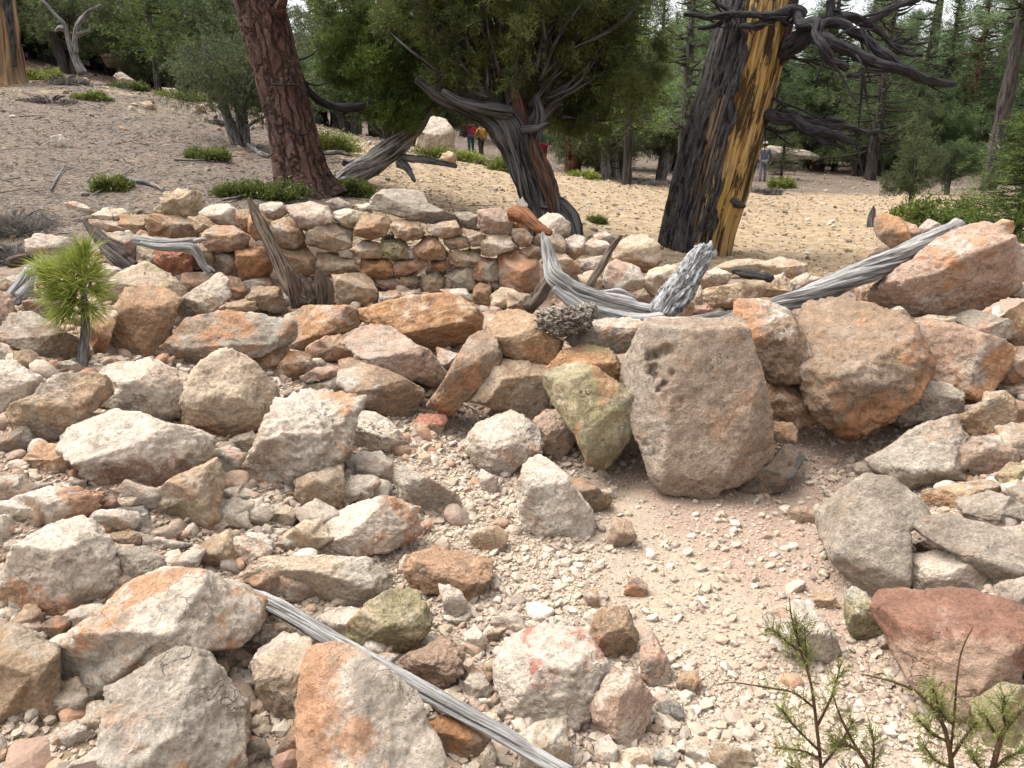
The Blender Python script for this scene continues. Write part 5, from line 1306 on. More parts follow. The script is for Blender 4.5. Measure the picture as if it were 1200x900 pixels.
# ------------------------------------------------------------ trees further off
def proto_juniper(seed, h, w, mat, nclump=200, leaf=.12):
    rng = np.random.RandomState(seed)
    lobes = [(rng.normal(0, .22) * w, rng.normal(0, .22) * w, h * rng.uniform(.30, .85), w * rng.uniform(.28, .42), w * rng.uniform(.28, .42), h * rng.uniform(.14, .24)) for _ in range(9)]
    lobes.append((0, 0, h * .55, w * .42, w * .42, h * .34))
    P, out, c = crown_points(lobes, nclump, 22, .105 * w, rng, .45)
    v = sprays(P, out, 9, leaf, leaf * .22, rng)
    me = tri_mesh("crown", v, mat)
    tb = []
    for k in range(rng.randint(1, 4)):
        a = rng.uniform(0, 6.28); q = rng.uniform(.05, .18) * w
        tb.append(tube([(math.cos(a) * q * .4, math.sin(a) * q * .4, -.3), (math.cos(a) * q, math.sin(a) * q, h * .3), (math.cos(a) * q * 1.6, math.sin(a) * q * 1.6, h * .75)], [.045 * h, .035 * h, .01 * h], seg=10, rings=24, groove=.4, seed=seed + k))
    pk = c[rng.choice(len(c), 26)]
    tb += limb_set([(0, 0, q[2] * .6) for q in pk], pk, .012 * h, rng, 5, 7)
    return me, tb
def proto_pine(seed, h, w, mat, base=.3, nb=60, leaf=.19, lean=0.0):
    rng = np.random.RandomState(seed)
    tips, roots, P, O = [], [], [], []
    for k in range(nb):
        f = base + (1 - base) * (k + rng.rand()) / nb
        a = rng.uniform(0, 6.28)
        L = w * (1.02 - ((f - base) / (1 - base)) ** 1.3 * .9) * rng.uniform(.5, 1.1)
        z = f * h
        r0 = np.array([lean * z, 0, z])
        t = r0 + np.array([math.cos(a) * L, math.sin(a) * L, L * rng.uniform(-.15, .35)])
        roots.append(r0); tips.append(t)
        for q in np.linspace(.35, 1, max(3, int(L / .3))):
            m = max(2, int(5 * L / w))
            for _ in range(m):
                p = r0 + (t - r0) * q + rng.normal(size=3) * np.array([.17, .17, .10]) * w * .6
                P.append(p); O.append(np.array([math.cos(a), math.sin(a), .6]) + rng.normal(size=3) * .4)
    v = sprays(np.array(P), np.array(O), 11, leaf, leaf * .12, rng, .9)
    me = tri_mesh("crown", v, mat)
    tb = [tube([(0, 0, -.4), (lean * h * .5, 0, h * .5), (lean * h, 0, h * .98)], [.026 * h, .019 * h, .004 * h], seg=14, rings=40, groove=.2, freq=3, seed=seed)]
    tb += [tube([a, (a + b) / 2 + np.array([0, 0, -.04 * w]), b], [.006 * h, .004 * h, .001 * h], seg=5, rings=6, groove=0, seed=1) for a, b in zip(roots, tips)]
    return me, tb
PROTO = {}
def proto(key, fn, bark):
    me, tb = fn
    vs_, qs, ts, tcs, n = [], [], [], [], 0
    for v, fs, tc in tb:
        for f in fs: (qs if f.shape[1] == 4 else ts).append(f + n)
        vs_.append(v); tcs.append(tc); n += len(v)
    tm = mesh_np("trunk", np.vstack(vs_), [np.vstack(qs), np.vstack(ts)], bark, True, vattr={"tc": np.vstack(tcs)})
    PROTO[key] = (me, tm)
proto("j0", proto_juniper(1, 4.5, 3.6, M_FARLEAF), M_FARBARK)
proto("j1", proto_juniper(2, 4.5, 4.4, M_FARLEAF, 250), M_GREYTRUNK)
proto("j2", proto_juniper(3, 4.5, 3.0, M_FARPINE), M_FARBARK)
proto("j3", proto_juniper(8, 4.5, 4.0, M_FARLEAF, 130), M_FARBARK)
proto("p0", proto_pine(4, 12, 2.6, M_FARPINE, .28, 80), M_FARBARK)
proto("p1", proto_pine(5, 12, 2.2, M_FARPINE, .42, 60), M_REDFAR)
proto("p2", proto_pine(6, 12, 3.0, M_FARLEAF, .12, 110), M_FARBARK)
proto("jn", proto_juniper(22, 4.5, 4.2, M_FARLEAF, 330, .085), M_GREYTRUNK)
proto("d0", proto_pine(31, 10, 3.0, M_FARPINE, .08, 150, .26), M_FARBARK)
proto("d1", proto_pine(32, 9, 3.4, M_FARLEAF, .10, 150, .26), M_FARBARK)
proto("d2", proto_pine(33, 11, 2.6, M_FARPINE, .16, 130, .28), M_REDFAR)
proto("b0", proto_pine(7, 4.0, 1.25, M_BRIGHTPINE, .25, 60, .16), M_FARBARK)
proto("bb", proto_pine(41, 3.6, 1.5, M_BRIGHTPINE, .05, 230, .13), M_FARBARK)
proto("f0", proto_pine(12, 5.0, 1.7, M_FARLEAF, .06, 90, .18), M_FARBARK)
proto("p3", proto_pine(13, 14, 2.8, M_FARPINE, .5, 40, .26, .03), M_FARBARK)
def tree(key, px, py, Y, s, label, group=None, name=None, rz=None, sz=1.0, z=None):
    rng = np.random.RandomState(int(abs(px) * 7 + Y * 13) % 99991)
    P = at(px, py, Y)
    P[2] = hgt(P[0], P[1]) if z is None else z
    o = empty(name or ("pine_tree" if key[0] in "pbf" else "juniper"), tuple(P), label, "tree", group)
    o.rotation_euler = (0, 0, rng.uniform(0, 6.28) if rz is None else rz)
    o.scale = (s, s, s * sz)
    me, tm = PROTO[key]
    link("trunk", tm, (0, 0, 0), o)
    link("crown", me, (0, 0, 0), o)
    return o
tree("b0", 187, 113, 19, .78, "young bright green pine on the slope above the dry litter")
tree("jn", 292, 168, 12.6, .50, "dark many-stemmed juniper close behind the red barked trunk", sz=1.0)
tree("p1", 671, 207, 27, .95, "pine with a red brown trunk beyond the juniper, left of the yellow bare tree")
tree("j1", 713, 207, 25, .85, "many-trunked dark juniper right of the distant red brown trunk")
tree("b0", 735, 200, 21, 1.35, "bright green pine between the black juniper and the burnt pine")
tree("f0", 914, 220, 37, .62, "small dense dark conifer beside the hiker in grey")
tree("p2", 1020, 206, 38, .95, "broad dark pine with a thick grey trunk beyond the dead limbs")
tree("j0", 1068, 240, 20, .36, "small twisted juniper on a pale gnarled trunk at the flat's edge", sz=1.1)
tree("j2", 1110, 226, 27, .5, "slender young tree behind the small twisted juniper")
tree("bb", 1186, 300, 10.5, .72, "bushy light green young pine beside the jagged orange stone", rz=1.0, sz=.64)
tree("p3", 1160, 205, 30, .85, "tall pine with a dark leaning trunk behind the bushy young pine", rz=.3)
tree("p3", 1157, 200, 58, 1.25, "tall thin pine standing out against the white sky", rz=2)
tree("p3", 1072, 200, 55, 1.15, "thin pine against the sky above the dead limbs' tips", rz=4)
tree("p0", 797, 235, 16.5, .42, "dark slim pine just behind the burnt pine's charred side")
tree("p0", 840, 205, 36, 1.0, "green pine filling the gap behind the burnt pine")
tree("p0", 960, 200, 44, .9, "green pine behind the burnt pine's lower limbs")
for px, Y, sc, k in ((1035, 52, .95, "d1"), (1092, 50, 1.05, "d0"), (1126, 47, .95, "d2"), (1150, 54, 1.1, "d0"), (1186, 48, 1.0, "d1"), (1222, 50, 1.05, "d0"), (950, 50, 1.0, "d0"), (1000, 55, 1.05, "d2")):
    tree(k, px, 200, Y, sc, "bushy pine in the forest beyond the open flat", "trees of the dense forest beyond")
FOREST = "trees of the dense forest beyond"
rngf = np.random.RandomState(21)
def forest(n, px0, px1, y0, y1, keys, label, smin, smax):
    k = 0
    while k < n:
        px = rngf.uniform(px0, px1)
        Y = rngf.uniform(y0, y1)
        key = keys[rngf.randint(len(keys))]
        if Y < 46 and any(a < px < b for a, b in ((520, 600), (612, 664), (866, 930))): continue
        tree(key, px, 200, Y, rngf.uniform(smin, smax), label, FOREST)
        k += 1
forest(50, -80, 820, 24, 44, ["j0", "j1", "j2", "j3", "f0"], "rounded grey green juniper in the forest behind the slope", .8, 1.3)
forest(40, -120, 860, 38, 80, ["p0", "d0", "d1", "d2"], "tall green pine in the forest behind the slope", .8, 1.3)
forest(46, 860, 1280, 40, 60, ["d0", "d1", "d2", "d0", "p0"], "bushy pine in the forest beyond the open flat", .55, .9)
forest(40, 700, 1400, 60, 100, ["d0", "d1", "d2", "p0", "p2"], "taller pine deep in the forest beyond the open flat", .9, 1.35)
forest(14, 900, 1300, 38, 50, ["j0", "j2", "f0", "j3"], "low dark juniper in the forest beyond the open flat", .7, 1.1)
forest(26, -100, 290, 23, 32, ["j0", "j3", "j2"], "scrubby juniper on the rocky rise above the slope", .45, .8)

forest(9, 1290, 1650, 30, 60, ["d0", "d1", "j0", "p0"], "bushy pine in the forest beyond the open flat", .6, 1.0)
forest(9, -420, -100, 22, 48, ["j0", "j2", "d1"], "rounded grey green juniper in the forest behind the slope", .8, 1.3)
# bare and forked trees at the top of the slope
bt = empty("bare_pine", tuple(at(10, 92, 16)), "bare tan weathered trunk at the top of the litter slope", "tree")
add_tubes("trunk", [tube(pix("8,104 7,88 5,50 1,10 -4,-40 -12,-130", 16), pr([22, 17, 14, 13, 12, 11], 16), seg=40, rings=120, groove=.3, freq=2.6, stretch=.06, seed=140, flare=.2)], M_TANTRUNK, bt)
add_tubes("charred_strip", [tube(pix("18,78 15,50 10,12 4,-30", 15.8), pr([1.5, 2.5, 4, 6], 16), seg=14, rings=50, groove=.4, seed=141)], M_CHAR, bt)
dt = empty("dead_tree", tuple(at(96, 84, 21)), "forked dead grey tree on the rise above the young bright pine", "tree")
for k, (s, r) in enumerate((("97,86 88,68 81,48 76,30 62,14 50,0", [5, 3.6, 3, 2.2, 1.6, 1.2]), ("88,62 89,42 94,25 104,14 118,6", [3.2, 3, 2.6, 2, 1.2]), ("90,42 98,38 106,36", [3, 2.5, 1.2]), ("76,34 70,33 64,37", [3, 2.5, 1]))):
    add_tubes("trunk" if k == 0 else "branch", [tube(pix(s, 21), pr(r, 21), seg=16, rings=50, groove=.3, freq=2, stretch=.1, seed=145 + k)], M_GREYTRUNK, dt)
# ------------------------------------------------------------ shrubs
def shrub_mesh(seed, rx, ry, h, n, L, W, mat, twiggy=False):
    rng = np.random.RandomState(seed)
    nb = 34
    c = np.stack([rng.uniform(-1, 1, nb) * rx * .85, rng.uniform(-1, 1, nb) * ry * .85, rng.uniform(.02, .8, nb) ** 1.4 * h], -1)
    c[:, 2] *= np.clip(1.15 - (c[:, 0] / rx) ** 2 * .7 - (c[:, 1] / ry) ** 2 * .5, .25, 1)
    i = rng.randint(nb, size=n)
    P = c[i] + rng.normal(size=(n, 3)) * np.array([rx * .16, ry * .16, h * .22])
    P[:, 2] = np.abs(P[:, 2])
    D = np.stack([P[:, 0] / rx * .5, P[:, 1] / ry * .5, np.full(n, .6)], -1) + rng.normal(size=(n, 3)) * (.8 if not twiggy else .55)
    if twiggy:
        P[:, 2] *= .4
    return tri_mesh("leaves" if not twiggy else "twigs", leaves(P, D, L * rng.uniform(.6, 1.3, n), W * rng.uniform(.7, 1.2, n), rng), mat)
def shrub(label, px, py, Y, rpx, hpx, mat, name="shrub", n=2600, L=.05, W=.017, group=None, twiggy=False, ry=.6, stems=True):
    P = at(px, py, Y) if Y else ground(px, py)
    Y = P[1]
    P[2] = hgt(P[0], P[1]) - .02
    s = Y / FPX
    o = empty(name, tuple(P), label, "shrub", group)
    sc = max(1, Y / 9)
    seed = int(abs(px) * 3 + py)
    link("leaves" if not twiggy else "twigs", shrub_mesh(seed, rpx * s, rpx * s * ry, hpx * s, n if twiggy else int(n * 1.8), L * sc ** .7, W * sc ** .7, mat, twiggy), (0, 0, 0), o)
    if stems:
        rng = np.random.RandomState(seed)
        tb = []
        for k in range(7):
            a = rng.uniform(0, 6.28)
            tip = np.array([math.cos(a) * rpx * s * .7, math.sin(a) * rpx * s * ry * .7, hpx * s * .6])
            tb.append(tube([(0, 0, -.05), tip * .5 + [0, 0, .03], tip], np.array([.012, .008, .003]) * sc, seg=6, rings=10, groove=.1, seed=k))
        vs_ = np.vstack([t[0] for t in tb]); n0 = np.cumsum([0] + [len(t[0]) for t in tb])
        qs = np.vstack([t[1][0] + q for t, q in zip(tb, n0)]); ts = np.vstack([f + q for t, q in zip(tb, n0) for f in t[1][1:]])
        link("stem", mesh_np("stem", vs_, [qs, ts], M_FARBARK, True, vattr={"tc": np.vstack([t[2] for t in tb])}), (0, 0, 0), o)
    return o
shrub("long low green shrub mat below the red barked pine trunk", 306, 230, None, 46, 19, M_SHRUB, n=5200)
shrub("small round green shrub alone on the dry litter", 132, 222, None, 19, 16, M_SHRUB, n=2400)
shrub("low green shrub patch up the slope left of the red barked trunk", 243, 186, None, 24, 13, M_SHRUB, n=2200)
shrub("green shrub tucked between the red barked trunk and the silver trunk", 408, 228, None, 26, 18, M_SHRUB, n=3000)
shrub("flat green shrub on the sand near the slope's top edge", 108, 117, None, 18, 9, M_SHRUB, n=1400)
shrub("green shrub beside the bare tan trunk", 42, 82, 17.5, 24, 13, M_SHRUBY, n=2200)
shrub("green shrub under the young bright pine's left side", 150, 102, 18, 22, 10, M_SHRUB, n=1800)
shrub("yellow green shrub under the young bright pine's right side", 212, 116, 18, 24, 11, M_SHRUBY, n=1800)
shrub("yellow green shrub behind the red barked trunk on sandy ground", 392, 178, 13.5, 26, 20, M_SHRUBY, n=2600)
shrub("green shrub in front of the pale background boulder", 506, 184, 16, 24, 14, M_SHRUBY, n=2200)
shrub("green shrub below the hikers in pink and orange", 548, 192, 17, 20, 12, M_SHRUBY, n=2000)
shrub("bright green shrub left of the black juniper trunk", 590, 204, 15.5, 18, 15, M_SHRUBY, n=2000)
shrub("olive shrub by the distant red brown trunk", 682, 216, 22, 18, 9, M_SHRUBY, n=1400)
shrub("tiny grey green shrub on sand between juniper and burnt pine", 699, 261, None, 11, 9, M_SHRUB, n=900)
shrub("yellow green shrub at the feet of the hiker in grey", 915, 224, 31, 14, 12, M_SHRUBY, n=1300)
shrub("dull tan shrub on sand right of the burnt pine", 898, 232, 25, 17, 8, M_SAGE, n=900)
shrub("low green bush in front of the bushy light green pine", 1105, 262, 11.5, 42, 38, M_SHRUB, n=4200, W=.03)
shrub("low green bush at the flat's edge below the small twisted juniper", 1065, 255, 13, 22, 20, M_SHRUB, n=2200, W=.03)
shrub("green bush at the picture's edge behind the red orange stone", 1195, 285, 8.5, 25, 25, M_SHRUB, n=2500)
shrub("grey dry sagebrush behind the green shrubs on the slope", 75, 100, 16, 24, 16, M_SAGE, "dry_shrub", n=2200, W=.012, twiggy=True)
shrub("grey twiggy dry shrub at the edge of the litter slope", 12, 262, 6.6, 52, 45, M_SAGE, "dry_shrub", n=5000, L=.12, W=.005, twiggy=True)
shrub("dark dry twig clump below the grey dry shrub", 15, 300, 5.9, 46, 34, M_SAGE, "dry_shrub", n=4200, L=.11, W=.005, twiggy=True)
shrub("small dry grey twig clump at the foot of the tan grey boulder", 12, 540, 3.15, 36, 34, M_SAGE, "dry_shrub", n=3200, L=.06, W=.003, twiggy=True, stems=False)
shrub("tiny dry grass tuft growing beside the red-patched boulder", 226, 546, 3.05, 11, 16, M_SAGE, "grass_tuft", n=260, L=.07, W=.0025, twiggy=True, stems=False)
shrub("grey dry shrub on the slope near the young pine", 62, 135, 13.5, 26, 14, M_SAGE, "dry_shrub", n=2200, W=.010, twiggy=True)
shrub("grey dry shrub below the dark juniper behind the red trunk", 262, 150, 14.5, 22, 10, M_SAGE, "dry_shrub", n=1600, W=.010, twiggy=True)
shrub("grey dry shrub beside the green shrub below the hikers", 565, 196, 17, 18, 11, M_SAGE, "dry_shrub", n=1500, W=.012, twiggy=True)
shrub("dry grey brush behind the sand left of the burnt pine", 740, 215, 24, 36, 10, M_SAGE, "dry_shrub", n=2400, W=.014, twiggy=True)

# --- young pine by the slumped wall
SPY = float(hit(96, 437)) - .02
sp = empty("pine_sapling", tuple(at(96, 438, SPY)), "knee-high pine sapling with a tuft of long yellow green needles", "sapling")
add_tubes("stem", [tube(pix("95,444 97,415 100,385 99,355 95,325,.05 90,300,.08", SPY), pr([7, 5.5, 5, 4, 3, 2], SPY), seg=12, rings=60, groove=.2, freq=2.5, stretch=.5, seed=150)], M_GREYTRUNK, sp)
rs = np.random.RandomState(3)
def needle_tuft(n, centre, spread_px, L, seed, up=.35, axis=None):
    rng = np.random.RandomState(seed)
    P = centre + rng.normal(size=(n, 3)) * spread_px
    D = rng.normal(size=(n, 3)) * np.array([1, .9, .8]) + np.array([0, 0, up])
    if axis is not None: D = D * .62 + np.array(axis)
    return P, D, L * rng.uniform(.65, 1.15, n)
allv = []
for (px, py, n, ax) in ((93, 312, 330, (0, 0, .8)), (82, 322, 330, (-.6, -.1, .6)), (104, 324, 260, (.6, -.1, .6)), (66, 330, 300, (-.9, 0, .35)), (74, 345, 300, (-.8, -.3, 0)), (92, 335, 330, (-.1, -.7, .3)),
                        (88, 352, 300, (-.3, -.6, -.1)), (110, 342, 220, (.8, -.2, .1)), (58, 318, 220, (-.8, .1, .6)), (80, 364, 240, (-.5, -.4, -.5)), (104, 360, 180, (.5, -.4, -.4)), (100, 300, 160, (.2, 0, 1.))):
    P, D, L = needle_tuft(int(n * .6), at(px, py, SPY), .016 * SPY / 4.15, .165 * SPY / 4.15, px, .2, ax)
    # long needles bend: two joined blades each
    D /= np.linalg.norm(D, axis=1)[:, None]
    S = np.cross(D, rs.normal(size=D.shape)); S /= np.linalg.norm(S, axis=1)[:, None]
    M = P + D * L[:, None] * .55
    E = M + (D + np.array([0, 0, -.22])) * L[:, None] * .45
    w = .0023
    allv.append(np.stack([P - S * w, P + S * w, M + S * w * .8, P - S * w, M + S * w * .8, M - S * w * .8, M - S * w * .8, M + S * w * .8, E], 1).reshape(-1, 3))
v = np.vstack(allv) - np.array(sp.location)
link("needles", tri_mesh("needles", v, M_SAPLING), (0, 0, 0), sp)
for s in ("99,360 88,350 80,335", "97,345 104,338 106,330", "99,368 90,366 82,362"):
    add_tubes("twig", [tube(pix(s, SPY), pr([2.2, 1.8, 1.2], SPY), seg=7, rings=14, groove=.1, seed=5)], M_GREYTRUNK, sp)

# --- leafy sprigs in the near corner
def sprig(label, stems, Y, seed, n_leaf=26):
    P0 = pix(stems[0][0], Y)[0]
    o = empty("juniper_sprig", tuple(P0), label, "sprig", None)
    rng = np.random.RandomState(seed)
    tb, V = [], []
    for s, r, leafy in stems:
        P = pix(s, Y)
        tb.append(tube(P, np.array(r) * .0014, seg=8, rings=40, groove=.12, seed=seed))
        c = spline(P, 60)
        a, b = int(60 * leafy[0]), int(60 * leafy[1])
        for i in range(a, b, 2):
            d = c[min(i + 1, 59)] - c[max(i - 1, 0)]
            d /= np.linalg.norm(d) + 1e-9
            for _ in range(1 + (i % 4 == 0)):
                side = rng.normal(size=3); side -= d * (side @ d); side /= np.linalg.norm(side)
                q = d * .75 + side
                q /= np.linalg.norm(q)
                ln = rng.uniform(.012, .040) * (1.1 - .5 * i / 60)
                m = 8
                tt = np.linspace(0, 1, m)[:, None]
                p = c[i] + q * ln * tt + np.array([0, 0, .010]) * tt ** 2
                D = q + rng.normal(size=(m, 3)) * .45
                V.append(leaves(p, D, 0.011 * rng.uniform(.7, 1.3, m), .0022, rng))
        for _ in range(22):
            i = rng.randint(a, b)
            d = c[min(i + 1, 59)] - c[max(i - 1, 0)]; d /= np.linalg.norm(d) + 1e-9
            V.append(leaves(c[i][None], (d + rng.normal(size=3) * .7)[None], .016, .0032, rng))
    add_tubes("stem", tb, M_SPRIGSTEM, o)
    link("foliage", tri_mesh("foliage", np.vstack(V) - np.array(P0), M_SPRIG), (0, 0, 0), o)
sprig("green juniper sprig rising at the bottom in front of the creamy white stone", [
    ("960,960,-.05 962,905 957,850 950,800 938,762 928,725 925,700", [3.0, 2.6, 2.2, 1.8, 1.4, 1.0, .6], (.05, .62)),
    ("958,850 975,815 985,780", [2, 1.5, .8], (.2, 1)), ("955,830 930,812 900,806 860,800 838,803", [1.8, 1.4, 1.2, .9, .6], (.05, .5)),
    ("960,880 930,850 915,830", [2, 1.5, .8], (.2, 1)), ("962,890 940,880 908,876", [2, 1.5, .8], (.2, 1)), ("940,765 922,752 905,738", [1.5, 1.1, .7], (.1, 1)),
    ("948,795 945,770 943,735", [1.4, 1.1, .7], (.2, 1)), ("962,900 985,870 1000,845", [2, 1.5, .8], (.2, 1)), ("940,765 934,745 935,730", [1.3, 1, .6], (.1, 1)), ("965,900 945,905 925,898", [2, 1.5, .8], (.1, 1))], 1.12, 1)
sprig("green juniper sprig with red brown stems in front of the red-topped boulder", [
    ("1120,960 1116,905 1110,865 1100,840 1080,815 1050,800 1010,790", [4, 3.5, 3, 2.6, 2.2, 1.6, 1], (.35, .95)),
    ("1114,880 1118,840 1122,790 1128,760 1140,735", [1.8, 1.5, 1.2, .9, .6], (.05, .4)), ("1112,870 1090,858 1072,838", [2.2, 1.7, 1], (.2, 1)),
    ("1114,890 1130,865 1145,845", [2.2, 1.7, 1], (.2, 1)), ("1116,900 1095,890 1082,872", [2.2, 1.7, 1], (.2, 1)), ("1102,842 1098,820 1090,800", [2.2, 1.7, 1], (.2, 1)), ("1118,850 1105,838 1098,826", [1.6, 1.2, .8], (.2, 1))], 1.08, 2)
sprig("green sprig at the bottom corner over the olive grey boulder", [
    ("1150,960 1162,905 1175,860 1190,840 1215,815", [4.2, 3.6, 3, 2.4, 1.6], (.2, .9)), ("1172,870 1160,850 1150,832", [2.6, 2, 1], (.1, 1)), ("1165,900 1185,885 1205,880", [2.2, 1.7, 1], (.1, 1)),
    ("1180,855 1175,835 1178,815", [2, 1.5, .8], (.2, 1)), ("1160,915 1145,895 1138,880", [2, 1.5, .8], (.2, 1))], 1.05, 3)
sprig("thin twig with sparse green leaves low at the bottom between the sprigs", [
    ("1040,960 1020,905 1000,870 985,840 975,812", [3, 2.6, 2, 1.4, .8], (.05, 1)), ("1022,910 1024,880 1022,855", [2, 1.5, .8], (.2, 1)), ("1030,930 1010,915 990,905", [2, 1.4, .8], (.1, 1)), ("1005,880 990,872 978,872", [1.6, 1.2, .8], (.1, 1))], 1.08, 4)

# ------------------------------------------------------------ gravel, chips, litter (uncountable)
def box_stones(name, P, size, mat, seed, flat=.62, lod=1):
    rng = np.random.RandomState(seed)
    n = len(P)
    V, F = ico(lod)
    if lod == 1:
        v = V[None] * (1 + rng.uniform(-.26, .26, (n, len(V), 1)))
    else:                                       # a few broken faces each, corners left a little worn
        nn = rng.normal(size=(n, 7, 3)); nn /= np.linalg.norm(nn, axis=2)[..., None]
        hh = rng.uniform(.55, .95, (n, 7))
        acc = np.ones((n, len(V)))
        for k in range(7):
            acc += (np.clip(nn[:, k] @ V.T, 0, None) / hh[:, k:k + 1]) ** 14
        r = acc ** (-1 / 14) * 1.12
        r *= 1 + rng.normal(0, .025, (n, len(V)))
        v = V[None] * r[..., None]
    v = v * size[:, None, None] * np.stack([rng.uniform(.75, 1.3, n), rng.uniform(.75, 1.2, n), rng.uniform(.5, .9, n) * flat / .62], -1)[:, None]
    a = rng.uniform(0, 6.28, n)
    ca, sa = np.cos(a)[:, None], np.sin(a)[:, None]
    tx = rng.normal(0, .35, n)[:, None]
    x = v[..., 0] * ca - v[..., 1] * sa
    y = v[..., 0] * sa + v[..., 1] * ca
    z = v[..., 2] + x * tx
    v = np.stack([x, y, z], -1) + P[:, None]
    f = F[None] + (np.arange(n) * len(V))[:, None, None]
    o = struct(name, mesh_np(name, v.reshape(-1, 3), f.reshape(-1, 3), mat, False), "stuff")
    return o
GRAV = chip_material("pale_gravel", [C(202, 178, 154), C(222, 202, 180), C(230, 216, 198), C(206, 180, 156), C(190, 174, 158), C(224, 206, 184), C(212, 188, 166)])
RUBBLE = chip_material("pale_rubble", [C(196, 168, 144), C(222, 204, 182), C(232, 220, 204), C(204, 172, 146), C(178, 162, 148), C(208, 160, 128), C(214, 192, 166)])
CHIP = chip_material("slope_chip", [C(170, 140, 110), C(206, 184, 152), C(226, 214, 196), C(150, 138, 124), C(198, 160, 126), C(120, 106, 92), C(212, 190, 156)])
def gravel():
    rng = np.random.RandomState(11)
    n = 210000
    x = rng.uniform(-2.6, 2.6, n); y = rng.uniform(1.05, 4.4, n)
    u = x + (y - 2.5) * .05
    core = np.exp(-((u - .05) / .75) ** 2)
    dens = np.where(x > .55, .45, 1.0)
    dens = np.where((x > .35) & (y > 2.1) & (y < 3.6) & (x < 1.5), .16, dens)
    dens = np.where(x < -.7, .6, dens)
    dens *= .70 + .6 * np.clip(perlin(np.stack([x * 1.3, y * 1.3, x * 0], -1)) + .5, 0, 1)
    keep = rng.rand(n) < dens
    x, y = x[keep], y[keep]
    s = .0036 + .0066 * rng.rand(len(x)) ** 2.5 + np.where(rng.rand(len(x)) < .07, rng.uniform(.005, .018, len(x)), 0)
    s *= np.where((y < 1.9) & (x < .9), 1.15, 1)
    z = hgt(x, y) + s * .3
    box_stones("gravel", np.stack([x, y, z], -1), s, GRAV, 12)
gravel()
def chips():
    rng = np.random.RandomState(14)
    n = 15000
    a = rng.uniform(-.75, .8, n); y = np.exp(rng.uniform(math.log(6.2), math.log(45), n))
    x = a * y
    s = rng.uniform(.008, .02, n) * (y / 8) ** .6 * np.where(rng.rand(n) < .06, 2.4, 1)
    lit = (x < -1.2) & (y < 15)
    k = rng.rand(n) < np.where(lit, .35, 1)
    x, y, s = x[k], y[k], s[k]
    box_stones("stone_chips", np.stack([x, y, hgt(x, y) + s * .15], -1), s, CHIP, 15)
chips()
def rubble_fill():
    rng = np.random.RandomState(16)
    n = 5000
    x = rng.uniform(-3.4, 3.6, n); y = rng.uniform(1.2, 6.2, n)
    keep = ((x < -.35) | (y > 4.2) | (x > 1.9) | (rng.rand(n) < .12)) & ~((x > .5) & (x < 1.9) & (y > 2) & (y < 3.9) & (rng.rand(n) < .8))
    x, y = x[keep], y[keep]
    s = rng.uniform(.016, .045, len(x)) * (.8 + rng.rand(len(x)) ** 4)
    box_stones("rubble", np.stack([x, y, hgt(x, y) + s * .2], -1), s, RUBBLE, 17, .7, 3)
rubble_fill()
def litter():
    rng = np.random.RandomState(18)
    n = 26000
    y = np.exp(rng.uniform(math.log(6.2), math.log(20), n)); x = rng.uniform(-1.0, .02, n) * y - .3
    k = rng.rand(n) < np.clip(.4 - (x + (y - 8) * .22) * .35, .04, 1)
    x, y = x[k], y[k]
    m = len(x)
    a = rng.uniform(0, 6.28, m)
    L = rng.uniform(.03, .10, m) * (y / 7) ** .5
    P = np.stack([x, y, hgt(x, y) + rng.uniform(.0, .03, m)], -1)
    D = np.stack([np.cos(a), np.sin(a), rng.normal(.06, .16, m)], -1)
    big = rng.rand(m) < .02
    L = np.where(big, L * 4, L)
    struct("needle_litter", tri_mesh("needle_litter", leaves(P, D, L, np.where(big, .014, .007) * (y / 7) ** .5, rng), M_SAGE), "stuff")
litter()
def fallen_twigs():
    rng = np.random.RandomState(19)
    for k, (s, r) in enumerate((("150,213 175,218 192,226", [2.5, 2.5, 1.5]), ("60,226 72,204 78,196", [1.2, 1, .8]), ("262,238 280,234 290,228", [1.5, 1.5, 1]), ("270,162 285,158 298,150", [1.5, 1.5, 1]), ("290,172 305,182 315,186", [2.5, 2.5, 2]), ("380,182 398,181 410,184", [3, 3, 2]), ("205,190 225,191 240,190", [1.2, 1.2, 1]), ("110,232 150,204 154,199", [.9, .9, .6]))):
        q = [[float(t) for t in w.split(",")] for w in s.split()]
        P = np.array([ground(*w) + [0, 0, .03] for w in q])
        o = add_tubes("twig", [tube(P, np.array(r) * P[0][1] / FPX, seg=7, rings=20, groove=.2, seed=k)], M_GREYTRUNK, None, tuple(P[0]))
        tag(o, "dead twig lying on the needle litter", "twig", "dead twigs on the slope")
fallen_twigs()
